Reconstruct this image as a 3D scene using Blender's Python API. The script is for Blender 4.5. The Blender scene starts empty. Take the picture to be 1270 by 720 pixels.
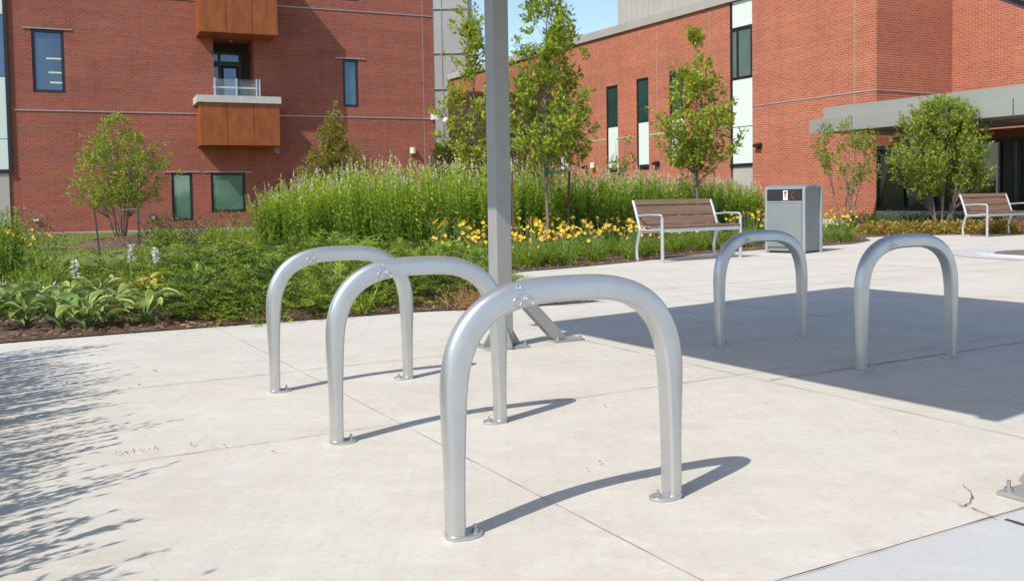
import bpy, bmesh, math, random
import numpy as np
from mathutils import Vector, Matrix, noise
random.seed(7)
rng = np.random.default_rng(11)
R = math.radians
C = bpy.context.scene.collection
scene = bpy.context.scene

# ------------------------------------------------------------------ camera
F = 1150.0; CX = 635.0; CY = 300.0; CAMZ = 1.05
PITCH = math.atan(53 / F); ROLL = 0.016
f0 = Vector((0, math.cos(PITCH), -math.sin(PITCH)))
u0 = Vector((0, math.sin(PITCH), math.cos(PITCH)))
r0 = Vector((1, 0, 0))
rt = r0 * math.cos(ROLL) - u0 * math.sin(ROLL)
up = r0 * math.sin(ROLL) + u0 * math.cos(ROLL)
cam_d = bpy.data.cameras.new('camera')
cam = bpy.data.objects.new('camera', cam_d); C.objects.link(cam)
M3 = Matrix((rt, up, -f0)).transposed()
cam.matrix_world = Matrix.Translation((0, 0, CAMZ)) @ M3.to_4x4()
cam_d.sensor_width = 36; cam_d.lens = 36 * F / 1270
cam_d.shift_y = -60 / 1270
cam_d.clip_end = 2000; cam_d.clip_start = 0.05
cam_d.dof.use_dof = True; cam_d.dof.focus_distance = 3.4; cam_d.dof.aperture_fstop = 13
scene.camera = cam

def ray(px, py):
    return (rt * ((px - CX) / F) - up * ((py - CY) / F) + f0)
def G(px, py, z=0.0):
    d = ray(px, py); t = (z - CAMZ) / d.z
    return Vector((d.x * t, d.y * t, z))
def PD(px, py, depth):
    d = ray(px, py); t = depth / d.y
    return Vector((d.x * t, d.y * t, CAMZ + d.z * t))

class Plane:
    """vertical plane: origin on the ground, u along it, n towards the viewer"""
    def __init__(s, o, az, side):
        s.o = Vector((o[0], o[1], 0)); a = R(az)
        s.u = Vector((math.sin(a), math.cos(a), 0))
        s.n = Vector((s.u.y, -s.u.x, 0)) * side
    def off(s, d):
        p = Plane(s.o + s.n * d, 0, 1); p.u = s.u.copy(); p.n = s.n.copy(); return p
    def hit(s, px, py):
        d = ray(px, py); c = Vector((0, 0, CAMZ))
        t = (s.o - c).dot(s.n) / d.dot(s.n)
        return c + d * t
    def sz(s, px, py):
        p = s.hit(px, py); return (p - s.o).dot(s.u), p.z
    def P(s, a, z, out=0.0):
        return s.o + s.u * a + s.n * out + Vector((0, 0, z))
    def rect(s, x0, y0, x1, y1):
        a = s.sz(x0, y0); b = s.sz(x1, y1)
        return min(a[0], b[0]), max(a[0], b[0]), min(a[1], b[1]), max(a[1], b[1])

# ------------------------------------------------------------------ object helpers
def tag(o, label=None, cat=None, group=None, kind=None):
    if label: o['label'] = label
    if cat: o['category'] = cat
    if group: o['group'] = group
    if kind: o['kind'] = kind
    return o
def empty(name, loc=(0, 0, 0), rz=0.0):
    o = bpy.data.objects.new(name, None); C.objects.link(o)
    o.location = loc; o.rotation_euler = (0, 0, rz); o.empty_display_size = .1
    return o
def kids(o):
    return [c for c in bpy.data.objects if c.parent == o]
def copy_tree(o, parent=None, cache={}):
    c = o.copy(); C.objects.link(c)
    if parent: c.parent = parent
    if o not in cache: cache[o] = kids(o)
    for ch in cache[o]: copy_tree(ch, c)
    return c

class MB:
    def __init__(s): s.v = []; s.f = []; s.starts = []
    def each(s, name, mat, parent=None, root=None, **kw):
        st = s.starts + [(len(s.v), len(s.f))]
        out = []
        for i in range(len(st) - 1):
            m_ = MB(); m_.v = s.v[st[i][0]:st[i + 1][0]]; m_.f = [tuple(k - st[i][0] for k in f) for f in s.f[st[i][1]:st[i + 1][1]]]
            o = m_.build(name, mat, parent, **kw)
            if root: rel(o, root)
            out.append(o)
        return out
    def add(s, vs, fs):
        s.starts.append((len(s.v), len(s.f))); b = len(s.v); s.v.extend([tuple(v) for v in vs]); s.f.extend([tuple(i + b for i in f) for f in fs])
    def box(s, c, size, ux=(1, 0, 0), uz=(0, 0, 1)):
        ux = Vector(ux).normalized(); uz = Vector(uz).normalized(); uy = uz.cross(ux).normalized(); uz = ux.cross(uy)
        c = Vector(c); hx, hy, hz = [k / 2 for k in size]
        vs = [c + ux * (a * hx) + uy * (b * hy) + uz * (d * hz) for d in (-1, 1) for b in (-1, 1) for a in (-1, 1)]
        s.add(vs, [(0, 2, 3, 1), (4, 5, 7, 6), (0, 1, 5, 4), (2, 6, 7, 3), (0, 4, 6, 2), (1, 3, 7, 5)])
        return s
    def pbox(s, pl, a0, a1, z0, z1, o0, o1):
        """box on a wall plane between offsets o0..o1 in front of it"""
        c = pl.P((a0 + a1) / 2, (z0 + z1) / 2, (o0 + o1) / 2)
        return s.box(c, (a1 - a0, abs(o1 - o0), z1 - z0), pl.u)
    def bar(s, a, b, w, h, upv=(0, 0, 1)):
        a = Vector(a); b = Vector(b); d = (b - a)
        upv = Vector(upv)
        if abs(d.normalized().dot(upv)) > .98: upv = Vector((0, 1, 0))
        return s.box((a + b) / 2, (d.length, w, h), d, upv - d.normalized() * upv.dot(d.normalized()))
    def tube(s, pts, rad, n=8, cap=True):
        pts = [Vector(p) for p in pts]; N = len(pts)
        if not hasattr(rad, '__len__'): rad = [rad] * N
        t0 = (pts[1] - pts[0]).normalized()
        x = t0.orthogonal().normalized(); vs = []
        for i in range(N):
            t = (pts[min(i + 1, N - 1)] - pts[max(i - 1, 0)]).normalized()
            x = (x - t * x.dot(t)).normalized(); y = t.cross(x)
            for k in range(n):
                a = 2 * math.pi * k / n
                vs.append(pts[i] + (x * math.cos(a) + y * math.sin(a)) * rad[i])
        fs = [(i * n + k, i * n + (k + 1) % n, (i + 1) * n + (k + 1) % n, (i + 1) * n + k) for i in range(N - 1) for k in range(n)]
        if cap: fs += [tuple(range(n - 1, -1, -1)), tuple((N - 1) * n + k for k in range(n))]
        s.add(vs, fs); return s
    def cyl(s, c, r, h, n=16, axis=(0, 0, 1), r2=None):
        c = Vector(c); a = Vector(axis).normalized()
        return s.tube([c - a * h / 2, c + a * h / 2], [r, r if r2 is None else r2], n)
    def prism(s, poly, z0, z1):
        n = len(poly)
        s.add([(p[0], p[1], z0) for p in poly] + [(p[0], p[1], z1) for p in poly],
              [tuple(range(n - 1, -1, -1)), tuple(range(n, 2 * n))] + [(i, (i + 1) % n, n + (i + 1) % n, n + i) for i in range(n)])
        return s
    def build(s, name, mat, parent=None, smooth=None, bevel=None, uv=False):
        me = bpy.data.meshes.new(name); me.from_pydata(s.v, [], s.f)
        bm = bmesh.new(); bm.from_mesh(me); bmesh.ops.recalc_face_normals(bm, faces=bm.faces)
        if smooth is not None:
            for f in bm.faces: f.smooth = True
            for e in bm.edges:
                if len(e.link_faces) == 2 and e.calc_face_angle(0) > R(smooth): e.smooth = False
        if uv:
            l = bm.loops.layers.uv.new('UVMap')
            for f in bm.faces:
                nn = f.normal
                if abs(nn.z) > .7: tu, tv = Vector((1, 0, 0)), Vector((0, 1, 0))
                else:
                    tu = Vector((-nn.y, nn.x, 0)).normalized(); tv = Vector((0, 0, 1))
                for lp in f.loops: lp[l].uv = (lp.vert.co.dot(tu), lp.vert.co.dot(tv))
        bm.to_mesh(me); bm.free()
        o = bpy.data.objects.new(name, me); C.objects.link(o)
        me.materials.append(mat)
        if parent: o.parent = parent
        if bevel:
            m = o.modifiers.new('bevel', 'BEVEL'); m.width = bevel; m.segments = 2; m.limit_method = 'ANGLE'
        return o

def cloud(name, P, D, S, L, W, mat, parent=None, tint=None, fold=.12, mid=.45):
    """many leaf-shaped faces in one mesh; arrays of base, direction, side, length, width"""
    P = np.asarray(P, float); n = len(P)
    D = np.asarray(D, float); D /= np.linalg.norm(D, axis=1, keepdims=True) + 1e-9
    S = np.asarray(S, float); S = S - D * (S * D).sum(1, keepdims=True); S /= np.linalg.norm(S, axis=1, keepdims=True) + 1e-9
    N = np.cross(D, S); L = np.broadcast_to(L, (n,))[:, None]; W = np.broadcast_to(W, (n,))[:, None]
    V = np.stack([P, P + D * L * mid + S * W / 2 + N * W * fold, P + D * L, P + D * L * mid - S * W / 2 + N * W * fold], 1).reshape(-1, 3)
    me = bpy.data.meshes.new(name)
    me.vertices.add(4 * n); me.vertices.foreach_set('co', V.astype(np.float32).ravel())
    me.loops.add(4 * n); me.loops.foreach_set('vertex_index', np.arange(4 * n, dtype=np.int32))
    me.polygons.add(n); me.polygons.foreach_set('loop_start', np.arange(0, 4 * n, 4, dtype=np.int32))
    me.update(calc_edges=True)
    if tint is None: tint = rng.random(n)
    at = me.attributes.new('tint', 'FLOAT', 'FACE'); at.data.foreach_set('value', np.clip(tint, 0, 1).astype(np.float32))
    me.materials.append(mat)
    o = bpy.data.objects.new(name, me); C.objects.link(o)
    if parent: o.parent = parent
    return o
def rdir(n, zmin=-1, zmax=1):
    a = rng.random(n) * 2 * np.pi; z = rng.uniform(zmin, zmax, n); r = np.sqrt(1 - z * z)
    return np.stack([r * np.cos(a), r * np.sin(a), z], 1)

# ------------------------------------------------------------------ materials
MATS = {}
def nodes(name):
    m = bpy.data.materials.new(name); m.use_nodes = True
    nt = m.node_tree; b = nt.nodes['Principled BSDF']; MATS[name] = m
    return m, nt, b
def N(nt, t, **kw):
    n = nt.nodes.new(t)
    for k, v in kw.items():
        if k in n.inputs: n.inputs[k].default_value = v
        else: setattr(n, k, v)
    return n
def mixc(nt, fac, a, b, mode='MIX'):
    m = nt.nodes.new('ShaderNodeMix'); m.data_type = 'RGBA'; m.blend_type = mode
    for sock, v in ((m.inputs[0], fac), (m.inputs[6], a), (m.inputs[7], b)):
        if hasattr(v, 'links') or isinstance(v, bpy.types.NodeSocket): nt.links.new(v, sock)
        elif isinstance(v, (int, float)): sock.default_value = v
        else: sock.default_value = (*v, 1)
    return m.outputs[2]
def ramp(nt, src, p0, p1, c0=(0, 0, 0), c1=(1, 1, 1)):
    r = nt.nodes.new('ShaderNodeValToRGB'); r.color_ramp.elements[0].position = p0; r.color_ramp.elements[1].position = p1
    r.color_ramp.elements[0].color = (*c0, 1); r.color_ramp.elements[1].color = (*c1, 1)
    nt.links.new(src, r.inputs[0]); return r.outputs[0]
def noisef(nt, scale, detail=4, rough=.55, coord='Object', stretch=None, rot=0):
    tc = nt.nodes.new('ShaderNodeTexCoord'); src = tc.outputs[coord]
    if stretch or rot:
        mp = nt.nodes.new('ShaderNodeMapping'); nt.links.new(src, mp.inputs[0]); src = mp.outputs[0]
        if stretch: mp.inputs['Scale'].default_value = stretch
        mp.inputs['Rotation'].default_value = (0, 0, rot)
    n = nt.nodes.new('ShaderNodeTexNoise'); n.inputs['Scale'].default_value = scale
    n.inputs['Detail'].default_value = detail; n.inputs['Roughness'].default_value = rough
    nt.links.new(src, n.inputs['Vector']); return n.outputs['Fac']
def bump(nt, b, h, strength, dist=.01, prev=None):
    bp = nt.nodes.new('ShaderNodeBump'); bp.inputs['Strength'].default_value = strength; bp.inputs['Distance'].default_value = dist
    nt.links.new(h, bp.inputs['Height'])
    if prev: nt.links.new(prev, bp.inputs['Normal'])
    nt.links.new(bp.outputs[0], b.inputs['Normal']); return bp.outputs[0]

def simple(name, col, rough=.6, metal=0.0, var=.12, scale=8, bmp=0, spec=.5, col2=None, bscale=None):
    m, nt, b = nodes(name)
    b.inputs['Roughness'].default_value = rough; b.inputs['Metallic'].default_value = metal
    b.inputs['Specular IOR Level'].default_value = spec
    c2 = col2 or tuple(c * (1 - 2 * var) for c in col)
    nf = noisef(nt, scale, 5)
    o = mixc(nt, ramp(nt, nf, .35, .7), col, c2); nt.links.new(o, b.inputs['Base Color'])
    if bmp: bump(nt, b, noisef(nt, bscale or scale * 6, 3), bmp, .004)
    return m

def leafmat(name, cols, rough=.5, trans=.35, spec=.35):
    m, nt, b = nodes(name)
    at = N(nt, 'ShaderNodeAttribute', attribute_name='tint')
    r = nt.nodes.new('ShaderNodeValToRGB'); els = r.color_ramp.elements
    while len(els) < len(cols): els.new(.5)
    for i, c in enumerate(cols): els[i].position = i / (len(cols) - 1); els[i].color = (*c, 1)
    nt.links.new(at.outputs['Fac'], r.inputs[0])
    b.inputs['Roughness'].default_value = rough; b.inputs['Specular IOR Level'].default_value = spec
    nt.links.new(r.outputs[0], b.inputs['Base Color'])
    t = nt.nodes.new('ShaderNodeBsdfTranslucent')
    warm = mixc(nt, 1.0, r.outputs[0], (1.5, 1.35, .6), 'MULTIPLY'); nt.links.new(warm, t.inputs[0])
    ms = nt.nodes.new('ShaderNodeMixShader'); ms.inputs[0].default_value = trans
    out = nt.nodes['Material Output']
    nt.links.new(b.outputs[0], ms.inputs[1]); nt.links.new(t.outputs[0], ms.inputs[2]); nt.links.new(ms.outputs[0], out.inputs[0])
    return m

def brick(name, c1, c2, mortar):
    m, nt, b = nodes(name)
    tc = N(nt, 'ShaderNodeTexCoord')
    bt = N(nt, 'ShaderNodeTexBrick'); nt.links.new(tc.outputs['UV'], bt.inputs['Vector'])
    bt.inputs['Color1'].default_value = (*c1, 1); bt.inputs['Color2'].default_value = (*c2, 1); bt.inputs['Mortar'].default_value = (*mortar, 1)
    bt.inputs['Scale'].default_value = 1; bt.inputs['Mortar Size'].default_value = .0075; bt.inputs['Mortar Smooth'].default_value = .2
    bt.inputs['Brick Width'].default_value = .235; bt.inputs['Row Height'].default_value = .082; bt.inputs['Bias'].default_value = -.1
    big = ramp(nt, noisef(nt, .35, 5, .6), .35, .7)
    o = mixc(nt, big, bt.outputs['Color'], mixc(nt, 1.0, bt.outputs['Color'], (.84, .86, .9), 'MULTIPLY'))
    # faint horizontal banding from different brick batches
    band = ramp(nt, noisef(nt, 1.0, 3, .6, stretch=(.12, .12, 2.2)), .42, .62)
    o2 = mixc(nt, band, o, mixc(nt, 1.0, o, (1.1, 1.12, 1.12), 'MULTIPLY'))
    stk = ramp(nt, noisef(nt, 1.0, 6, .7, stretch=(2.4, 2.4, .12)), .50, .75, (0, 0, 0), (.75, .75, .75))
    o2 = mixc(nt, stk, o2, mixc(nt, 1.0, o2, (.80, .80, .84), 'MULTIPLY'))
    # pale efflorescence blooms
    ef = ramp(nt, noisef(nt, .9, 6, .7, stretch=(1, 1, 1.6)), .62, .85, (0, 0, 0), (.35, .35, .35))
    o3 = mixc(nt, ef, o2, tuple(x * .5 + .22 for x in c1))
    nt.links.new(o3, b.inputs['Base Color']); b.inputs['Roughness'].default_value = .9; b.inputs['Specular IOR Level'].default_value = .2
    inv = N(nt, 'ShaderNodeInvert'); nt.links.new(bt.outputs['Fac'], inv.inputs[1])
    bump(nt, b, inv.outputs[0], .5, .01)
    return m

AZ_A, AZ_B = -29.5, 60.5
rotA = R(29.5)
def concrete(name, base, dark, warm):
    m, nt, b = nodes(name)
    blot = ramp(nt, noisef(nt, .8, 7, .68, stretch=(1, 1.5, 1), rot=rotA), .38, .70)
    c = mixc(nt, blot, base, warm)
    b2_ = ramp(nt, noisef(nt, 2.1, 8, .75), .50, .75, (0, 0, 0), (.45, .45, .45)); c = mixc(nt, b2_, c, tuple(x * .93 for x in warm))
    sm = ramp(nt, noisef(nt, 3.2, 6, .7, stretch=(1, 2.2, 1), rot=rotA), .5, .72, (0, 0, 0), (.55, .55, .55))
    c = mixc(nt, sm, c, tuple(min(1, x * 1.13) for x in base))
    st = ramp(nt, noisef(nt, 1.35, 6, .76), .57, .74, (0, 0, 0), (.5, .5, .5))
    c = mixc(nt, st, c, dark)
    # trowel / broom streaks
    bro = noisef(nt, 26, 3, .6, stretch=(1, .06, 1), rot=-rotA)
    c = mixc(nt, ramp(nt, bro, .45, .75, (0, 0, 0), (.14, .14, .14)), c, dark)
    mid_ = noisef(nt, 42, 8, .8)
    c = mixc(nt, ramp(nt, mid_, .52, .66, (0, 0, 0), (.40, .40, .40)), c, dark)
    c = mixc(nt, ramp(nt, noisef(nt, 11, 7, .8), .56, .66, (0, 0, 0), (.38, .38, .38)), c, tuple(min(1, x * 1.2) for x in base))
    fine = noisef(nt, 240, 3, .7)
    c = mixc(nt, ramp(nt, fine, .4, .75, (0, 0, 0), (.22, .22, .22)), c, dark)
    # small dark specks and pits
    vo = N(nt, 'ShaderNodeTexVoronoi'); vo.inputs['Scale'].default_value = 7.5
    tc = N(nt, 'ShaderNodeTexCoord'); nt.links.new(tc.outputs['Object'], vo.inputs['Vector'])
    c = mixc(nt, ramp(nt, vo.outputs['Distance'], .018, .03, (.7, .7, .7), (0, 0, 0)), c, (.16, .12, .08))
    nt.links.new(c, b.inputs['Base Color']); b.inputs['Roughness'].default_value = .85; b.inputs['Specular IOR Level'].default_value = .25
    n1 = bump(nt, b, bro, .25, .002)
    bump(nt, b, fine, .35, .0015, n1)
    return m
concrete('concrete', (.62, .585, .52), (.40, .355, .29), (.55, .495, .41))
concrete('concrete_grey', (.50, .50, .49), (.42, .41, .39), (.52, .505, .48))
simple('joint', (.42, .37, .31), .95, var=.25, scale=14)
simple('joint_pale', (.50, .45, .385), .95, var=.15, scale=30)
simple('joint_dark', (.10, .085, .07), .95, var=.3, scale=20)
simple('cap_stone', (.55, .53, .49), .8)
brick('brick_left', (.34, .092, .060), (.265, .067, .046), (.36, .19, .15))
brick('brick_right', (.42, .125, .066), (.34, .090, .048), (.55, .33, .24))
simple('parapet_metal', (.50, .48, .43), .45, .3, .04, 1)
simple('panel_white', (.66, .74, .69), .35, 0, .03, 1)
simple('panel_taupe', (.42, .39, .36), .6, 0, .04, 2)
simple('panel_metal', (.36, .35, .33), .7, 0, .05, .7)
simple('canopy_metal', (.37, .37, .335), .42, .35, .05, .8)
simple('canopy_soffit', (.34, .31, .27), .5, .1, .05, .8)
simple('header_red', (.20, .055, .03), .5)
simple('frame_dark', (.018, .018, .022), .4)
simple('string_metal', (.46, .46, .48), .4, .5, .04, 2)
simple('white_plastic', (.78, .78, .76), .4, 0, .02, 2)
simple('cream_plastic', (.75, .70, .55), .4, 0, .02, 2)
simple('black_rubber', (.02, .02, .02), .5)
simple('orange_flag', (.8, .10, .02), .6)
simple('white_flag', (.75, .75, .75), .6)
simple('interior_dark', (.05, .045, .04), .9)
simple('bolt_steel', (.52, .52, .51), .45, .8, .15, 60, .3)
simple('ashphalt_paver', (.20, .17, .145), .9, 0, .2, 5, .3)
simple('stake_brown', (.18, .085, .05), .8, 0, .25, 20)
simple('stake_dark', (.03, .035, .03), .6)
simple('wire_grey', (.3, .32, .34), .5, .3)
simple('green_tie', (.02, .16, .07), .6)
simple('red_print', (.55, .03, .03), .5)

def glassmat(name, col, metal=.55, rough=.04, var=True):
    m, nt, b = nodes(name)
    b.inputs['Metallic'].default_value = metal; b.inputs['Roughness'].default_value = rough
    b.inputs['Specular IOR Level'].default_value = .8
    if var:
        o = mixc(nt, ramp(nt, noisef(nt, .5, 3), .3, .7), col, tuple(c * .65 for c in col)); nt.links.new(o, b.inputs['Base Color'])
        bump(nt, b, noisef(nt, .8, 1), .04, .05)
    else: b.inputs['Base Color'].default_value = (*col, 1)
    return m
glassmat('glass_blue', (.12, .19, .27)); glassmat('glass_green', (.06, .155, .13)); glassmat('glass_teal', (.22, .38, .34))
glassmat('glass_entry', (.10, .12, .11), .6)
glassmat('glass_clear_mirror', (.45, .58, .75), .85)
# clear railing glass
m, nt, b = nodes('glass_rail'); b.inputs['Base Color'].default_value = (.75, .9, .95, 1); b.inputs['Roughness'].default_value = .05
b.inputs['Alpha'].default_value = .07; b.inputs['Specular IOR Level'].default_value = .6
# weathered orange panels
m, nt, b = nodes('orange_panel')
g = noisef(nt, 1.6, 7, .7, stretch=(2.2, 2.2, .7))
c = mixc(nt, ramp(nt, g, .32, .68), (.36, .095, .012), (.19, .042, .010))
spots = ramp(nt, noisef(nt, 1.1, 3, .5), .62, .74, (0, 0, 0), (.7, .7, .7))
c = mixc(nt, spots, c, (.17, .035, .012)); nt.links.new(c, b.inputs['Base Color']); b.inputs['Roughness'].default_value = .45
# galvanised / painted silver of the racks
def silver(name, base, metal, rough, bias):
    m, nt, b = nodes(name)
    n1 = noisef(nt, 330, 3, .75); n2 = noisef(nt, 9, 5, .6)
    c = mixc(nt, ramp(nt, n2, .3, .75), base, tuple(x * .87 for x in base))
    c = mixc(nt, ramp(nt, n1, .50, .72, (0, 0, 0), (.6, .6, .6)), c, tuple(min(1, x * 1.25) for x in base))
    # small scuffs
    sc = ramp(nt, noisef(nt, 30, 8, .85, stretch=(1, 1, .35)), .60, .72, (0, 0, 0), (.6, .6, .6))
    c = mixc(nt, sc, c, tuple(x * .7 for x in base))
    nt.links.new(c, b.inputs['Base Color']); b.inputs['Metallic'].default_value = metal
    rr = ramp(nt, n2, .2, .8, (rough - .05,) * 3, (rough + .1,) * 3); nt.links.new(rr, b.inputs['Roughness'])
    bump(nt, b, n1, bias, .0006)
    return m
silver('rack_silver', (.58, .58, .575), .72, .33, .45)
silver('bench_silver', (.58, .60, .62), .6, .4, .2)
simple('can_grey', (.235, .26, .258), .4, .15, .05, 3)
simple('can_light', (.33, .36, .375), .4, .2, .05, 3)
silver('post_grey', (.35, .34, .325), .25, .5, .25)
# bench wood
m, nt, b = nodes('bench_wood')
g = noisef(nt, 12, 7, .7, stretch=(.12, 2, 2))
c = mixc(nt, ramp(nt, g, .3, .7), (.30, .18, .125), (.19, .11, .072)); nt.links.new(c, b.inputs['Base Color']); b.inputs['Roughness'].default_value = .6
# mulch
m, nt, b = nodes('mulch')
g = noisef(nt, 22, 6, .75); c = mixc(nt, ramp(nt, g, .35, .68), (.085, .048, .030), (.27, .17, .11)); nt.links.new(c, b.inputs['Base Color'])
b.inputs['Roughness'].default_value = .95; bump(nt, b, g, 1, .04)
leafmat('mulch_chip', [(0.075, 0.04, 0.025), (0.213, 0.119, 0.069), (0.4, 0.25, 0.163)], .9, .0, .1)
m, nt, b = nodes('lawn_ground')
g = noisef(nt, .35, 5, .6); g2 = noisef(nt, 30, 4, .7)
c = mixc(nt, ramp(nt, g, .35, .7), (.15, .19, .045), (.26, .25, .09)); c = mixc(nt, ramp(nt, g2, .3, .7, (0, 0, 0), (.6, .6, .6)), c, (.11, .15, .035))
nt.links.new(c, b.inputs['Base Color']); b.inputs['Roughness'].default_value = .95; bump(nt, b, g2, .8, .03)
m, nt, b = nodes('bark')
g = noisef(nt, 30, 5, .7, stretch=(1, 1, .3)); c = mixc(nt, ramp(nt, g, .3, .7), (.27, .22, .185), (.13, .10, .085)); nt.links.new(c, b.inputs['Base Color'])
b.inputs['Roughness'].default_value = .9; bump(nt, b, g, .6, .01)
leafmat('leaf_oak', [(0.081, 0.144, 0.018), (0.181, 0.273, 0.028), (0.344, 0.426, 0.045), (0.403, 0.399, 0.055)])
leafmat('leaf_dark', [(0.053, 0.09, 0.022), (0.105, 0.15, 0.026), (0.18, 0.225, 0.036)])
leafmat('leaf_elm', [(0.097, 0.169, 0.018), (0.21, 0.303, 0.028), (0.382, 0.437, 0.045)])
leafmat('leaf_bronze', [(0.131, 0.166, 0.021), (0.243, 0.248, 0.029), (0.33, 0.27, 0.06)])
leafmat('leaf_tall', [(0.031, 0.057, 0.009), (0.092, 0.165, 0.016), (0.229, 0.349, 0.028), (0.434, 0.542, 0.05)], trans=.35)
leafmat('spike_cream', [(.42, .42, .26), (.70, .68, .56), (.60, .50, .42)], .8, .2, .1)
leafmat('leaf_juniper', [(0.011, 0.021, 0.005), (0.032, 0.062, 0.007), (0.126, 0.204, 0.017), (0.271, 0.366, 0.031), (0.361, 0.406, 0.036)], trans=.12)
leafmat('juniper_wood', [(.10, .045, .025), (.16, .07, .03)], .8, 0, .1)
leafmat('leaf_lily', [(0.082, 0.155, 0.018), (0.185, 0.293, 0.03), (0.349, 0.465, 0.054)], trans=.35)
leafmat('petal_yellow', [(.88, .58, .04), (.92, .70, .08), (.84, .44, .02)], .6, .35, .2)
leafmat('petal_wilted', [(.55, .20, .06), (.62, .36, .22)], .8, .2, .1)
leafmat('petal_white', [(.62, .64, .66), (.78, .78, .78)], .6, .3, .2)
leafmat('leaf_boxwood', [(0.033, 0.073, 0.01), (0.083, 0.161, 0.018), (0.149, 0.249, 0.029)])
leafmat('leaf_coral', [(0.21, 0.238, 0.039), (0.392, 0.364, 0.078), (0.42, 0.196, 0.078), (0.224, 0.308, 0.065)])
leafmat('grass_brown', [(.25, .12, .06), (.38, .22, .12), (.45, .28, .16)])
leafmat('grass_blade', [(.14, .20, .04), (.22, .28, .06), (.32, .32, .11)])
leafmat('shrub_olive', [(0.075, 0.105, 0.035), (0.15, 0.165, 0.056), (0.195, 0.15, 0.084)])
def hostamat(name, inner, inner2, edge, thr):
    m, nt, b = nodes(name)
    tc = N(nt, 'ShaderNodeTexCoord'); sp = N(nt, 'ShaderNodeSeparateXYZ'); nt.links.new(tc.outputs['UV'], sp.inputs[0])
    ab = N(nt, 'ShaderNodeMath', operation='ABSOLUTE'); nt.links.new(sp.outputs[0], ab.inputs[0])
    ad = N(nt, 'ShaderNodeMath', operation='MULTIPLY_ADD'); nt.links.new(noisef(nt, 9, 3), ad.inputs[0]); ad.inputs[1].default_value = .35
    nt.links.new(ab.outputs[0], ad.inputs[2])
    c = mixc(nt, ramp(nt, noisef(nt, 5, 3), .35, .65), inner, inner2)
    c = mixc(nt, ramp(nt, ad.outputs[0], thr, thr + .10), c, edge)
    wv = N(nt, 'ShaderNodeMath', operation='SINE'); mu = N(nt, 'ShaderNodeMath', operation='MULTIPLY'); mu.inputs[1].default_value = 26
    nt.links.new(sp.outputs[0], mu.inputs[0]); nt.links.new(mu.outputs[0], wv.inputs[0]); bump(nt, b, wv.outputs[0], .4, .004)
    nt.links.new(c, b.inputs['Base Color']); b.inputs['Roughness'].default_value = .55; b.inputs['Specular IOR Level'].default_value = .25
    t = N(nt, 'ShaderNodeBsdfTranslucent'); nt.links.new(c, t.inputs[0]); ms = N(nt, 'ShaderNodeMixShader'); ms.inputs[0].default_value = .25
    nt.links.new(b.outputs[0], ms.inputs[1]); nt.links.new(t.outputs[0], ms.inputs[2]); nt.links.new(ms.outputs[0], nt.nodes['Material Output'].inputs[0])
hostamat('hosta_variegated', (.22, .34, .07), (.32, .42, .10), (.62, .58, .22), .98)
hostamat('hosta_green', (.17, .27, .065), (.27, .36, .09), (.42, .44, .14), 1.0)
hostamat('hosta_yellow', (.50, .42, .06), (.42, .40, .08), (.55, .45, .10), 1.02)
simple('stem_green', (.14, .24, .06), .6)
M = MATS

# ------------------------------------------------------------------ light
SUN_AZ, SUN_EL = 40.5, 47.0       # direction the shadows run, clockwise from +Y
sd = bpy.data.lights.new('sun', 'SUN'); sd.energy = 3.6; sd.angle = R(.53); sd.color = (1, .955, .88)
so = bpy.data.objects.new('sun', sd); C.objects.link(so)
a = R(SUN_AZ); e = R(SUN_EL)
ld = Vector((math.sin(a) * math.cos(e), math.cos(a) * math.cos(e), -math.sin(e)))
so.rotation_euler = ld.to_track_quat('-Z', 'Y').to_euler(); so.location = (-10, -12, 20)
w = bpy.data.worlds.new('World'); scene.world = w; w.use_nodes = True
nt = w.node_tree; bg = nt.nodes['Background']; sky = nt.nodes.new('ShaderNodeTexSky'); sky.sky_type = 'NISHITA'; sky.sun_disc = False
sky.sun_elevation = e; sky.sun_rotation = R(SUN_AZ + 180); sky.air_density = 1.0; sky.dust_density = .6; sky.ozone_density = 1.5
nt.links.new(sky.outputs[0], bg.inputs[0]); bg.inputs[1].default_value = .15
scene.view_settings.view_transform = 'Standard'; scene.view_settings.look = 'None'; scene.view_settings.gamma = 1
scene.view_settings.exposure = 0.38
scene.render.engine = 'CYCLES'; scene.cycles.max_bounces = 7; scene.cycles.transparent_max_bounces = 8

# ------------------------------------------------------------------ ground
def sheet(name, poly, z, mat, kind='structure', thick=0):
    b = MB()
    if thick: b.prism(poly, z - thick, z)
    else: b.add([(p[0], p[1], z) for p in poly], [tuple(range(len(poly)))])
    o = b.build(name, mat); o['kind'] = kind
    if not thick and o.data.polygons[0].normal.z < 0: o.data.flip_normals()
    return o
sheet('lawn', [(-400, -400), (400, -400), (400, 700), (-400, 700)], 0, M['lawn_ground'])
g2 = lambda x, y: tuple(G(x, y)[:2])
A2 = Vector((math.sin(R(AZ_A)), math.cos(R(AZ_A)))); B2 = Vector((math.sin(R(AZ_B)), math.cos(R(AZ_B))))
front_left = [(-1.5, -3.0), (-1.5, 1.2), (-2.9, 4.4)]
bedA = front_left + [g2(-60, 434), g2(0, 428), g2(150, 416), g2(330, 402.5), g2(520, 388.5), g2(640, 383), g2(700, 379), g2(748, 375),
        g2(690, 374.5), g2(640, 374), g2(606, 366), g2(600, 350), g2(620, 341), g2(660, 337), g2(700, 334), g2(787, 325.5), g2(860, 317), g2(930, 311.5),
        g2(1000, 307), g2(1060, 303), g2(1080, 299), g2(1072, 295), g2(1120, 293), g2(1200, 291.5), g2(1285, 290)]
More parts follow.
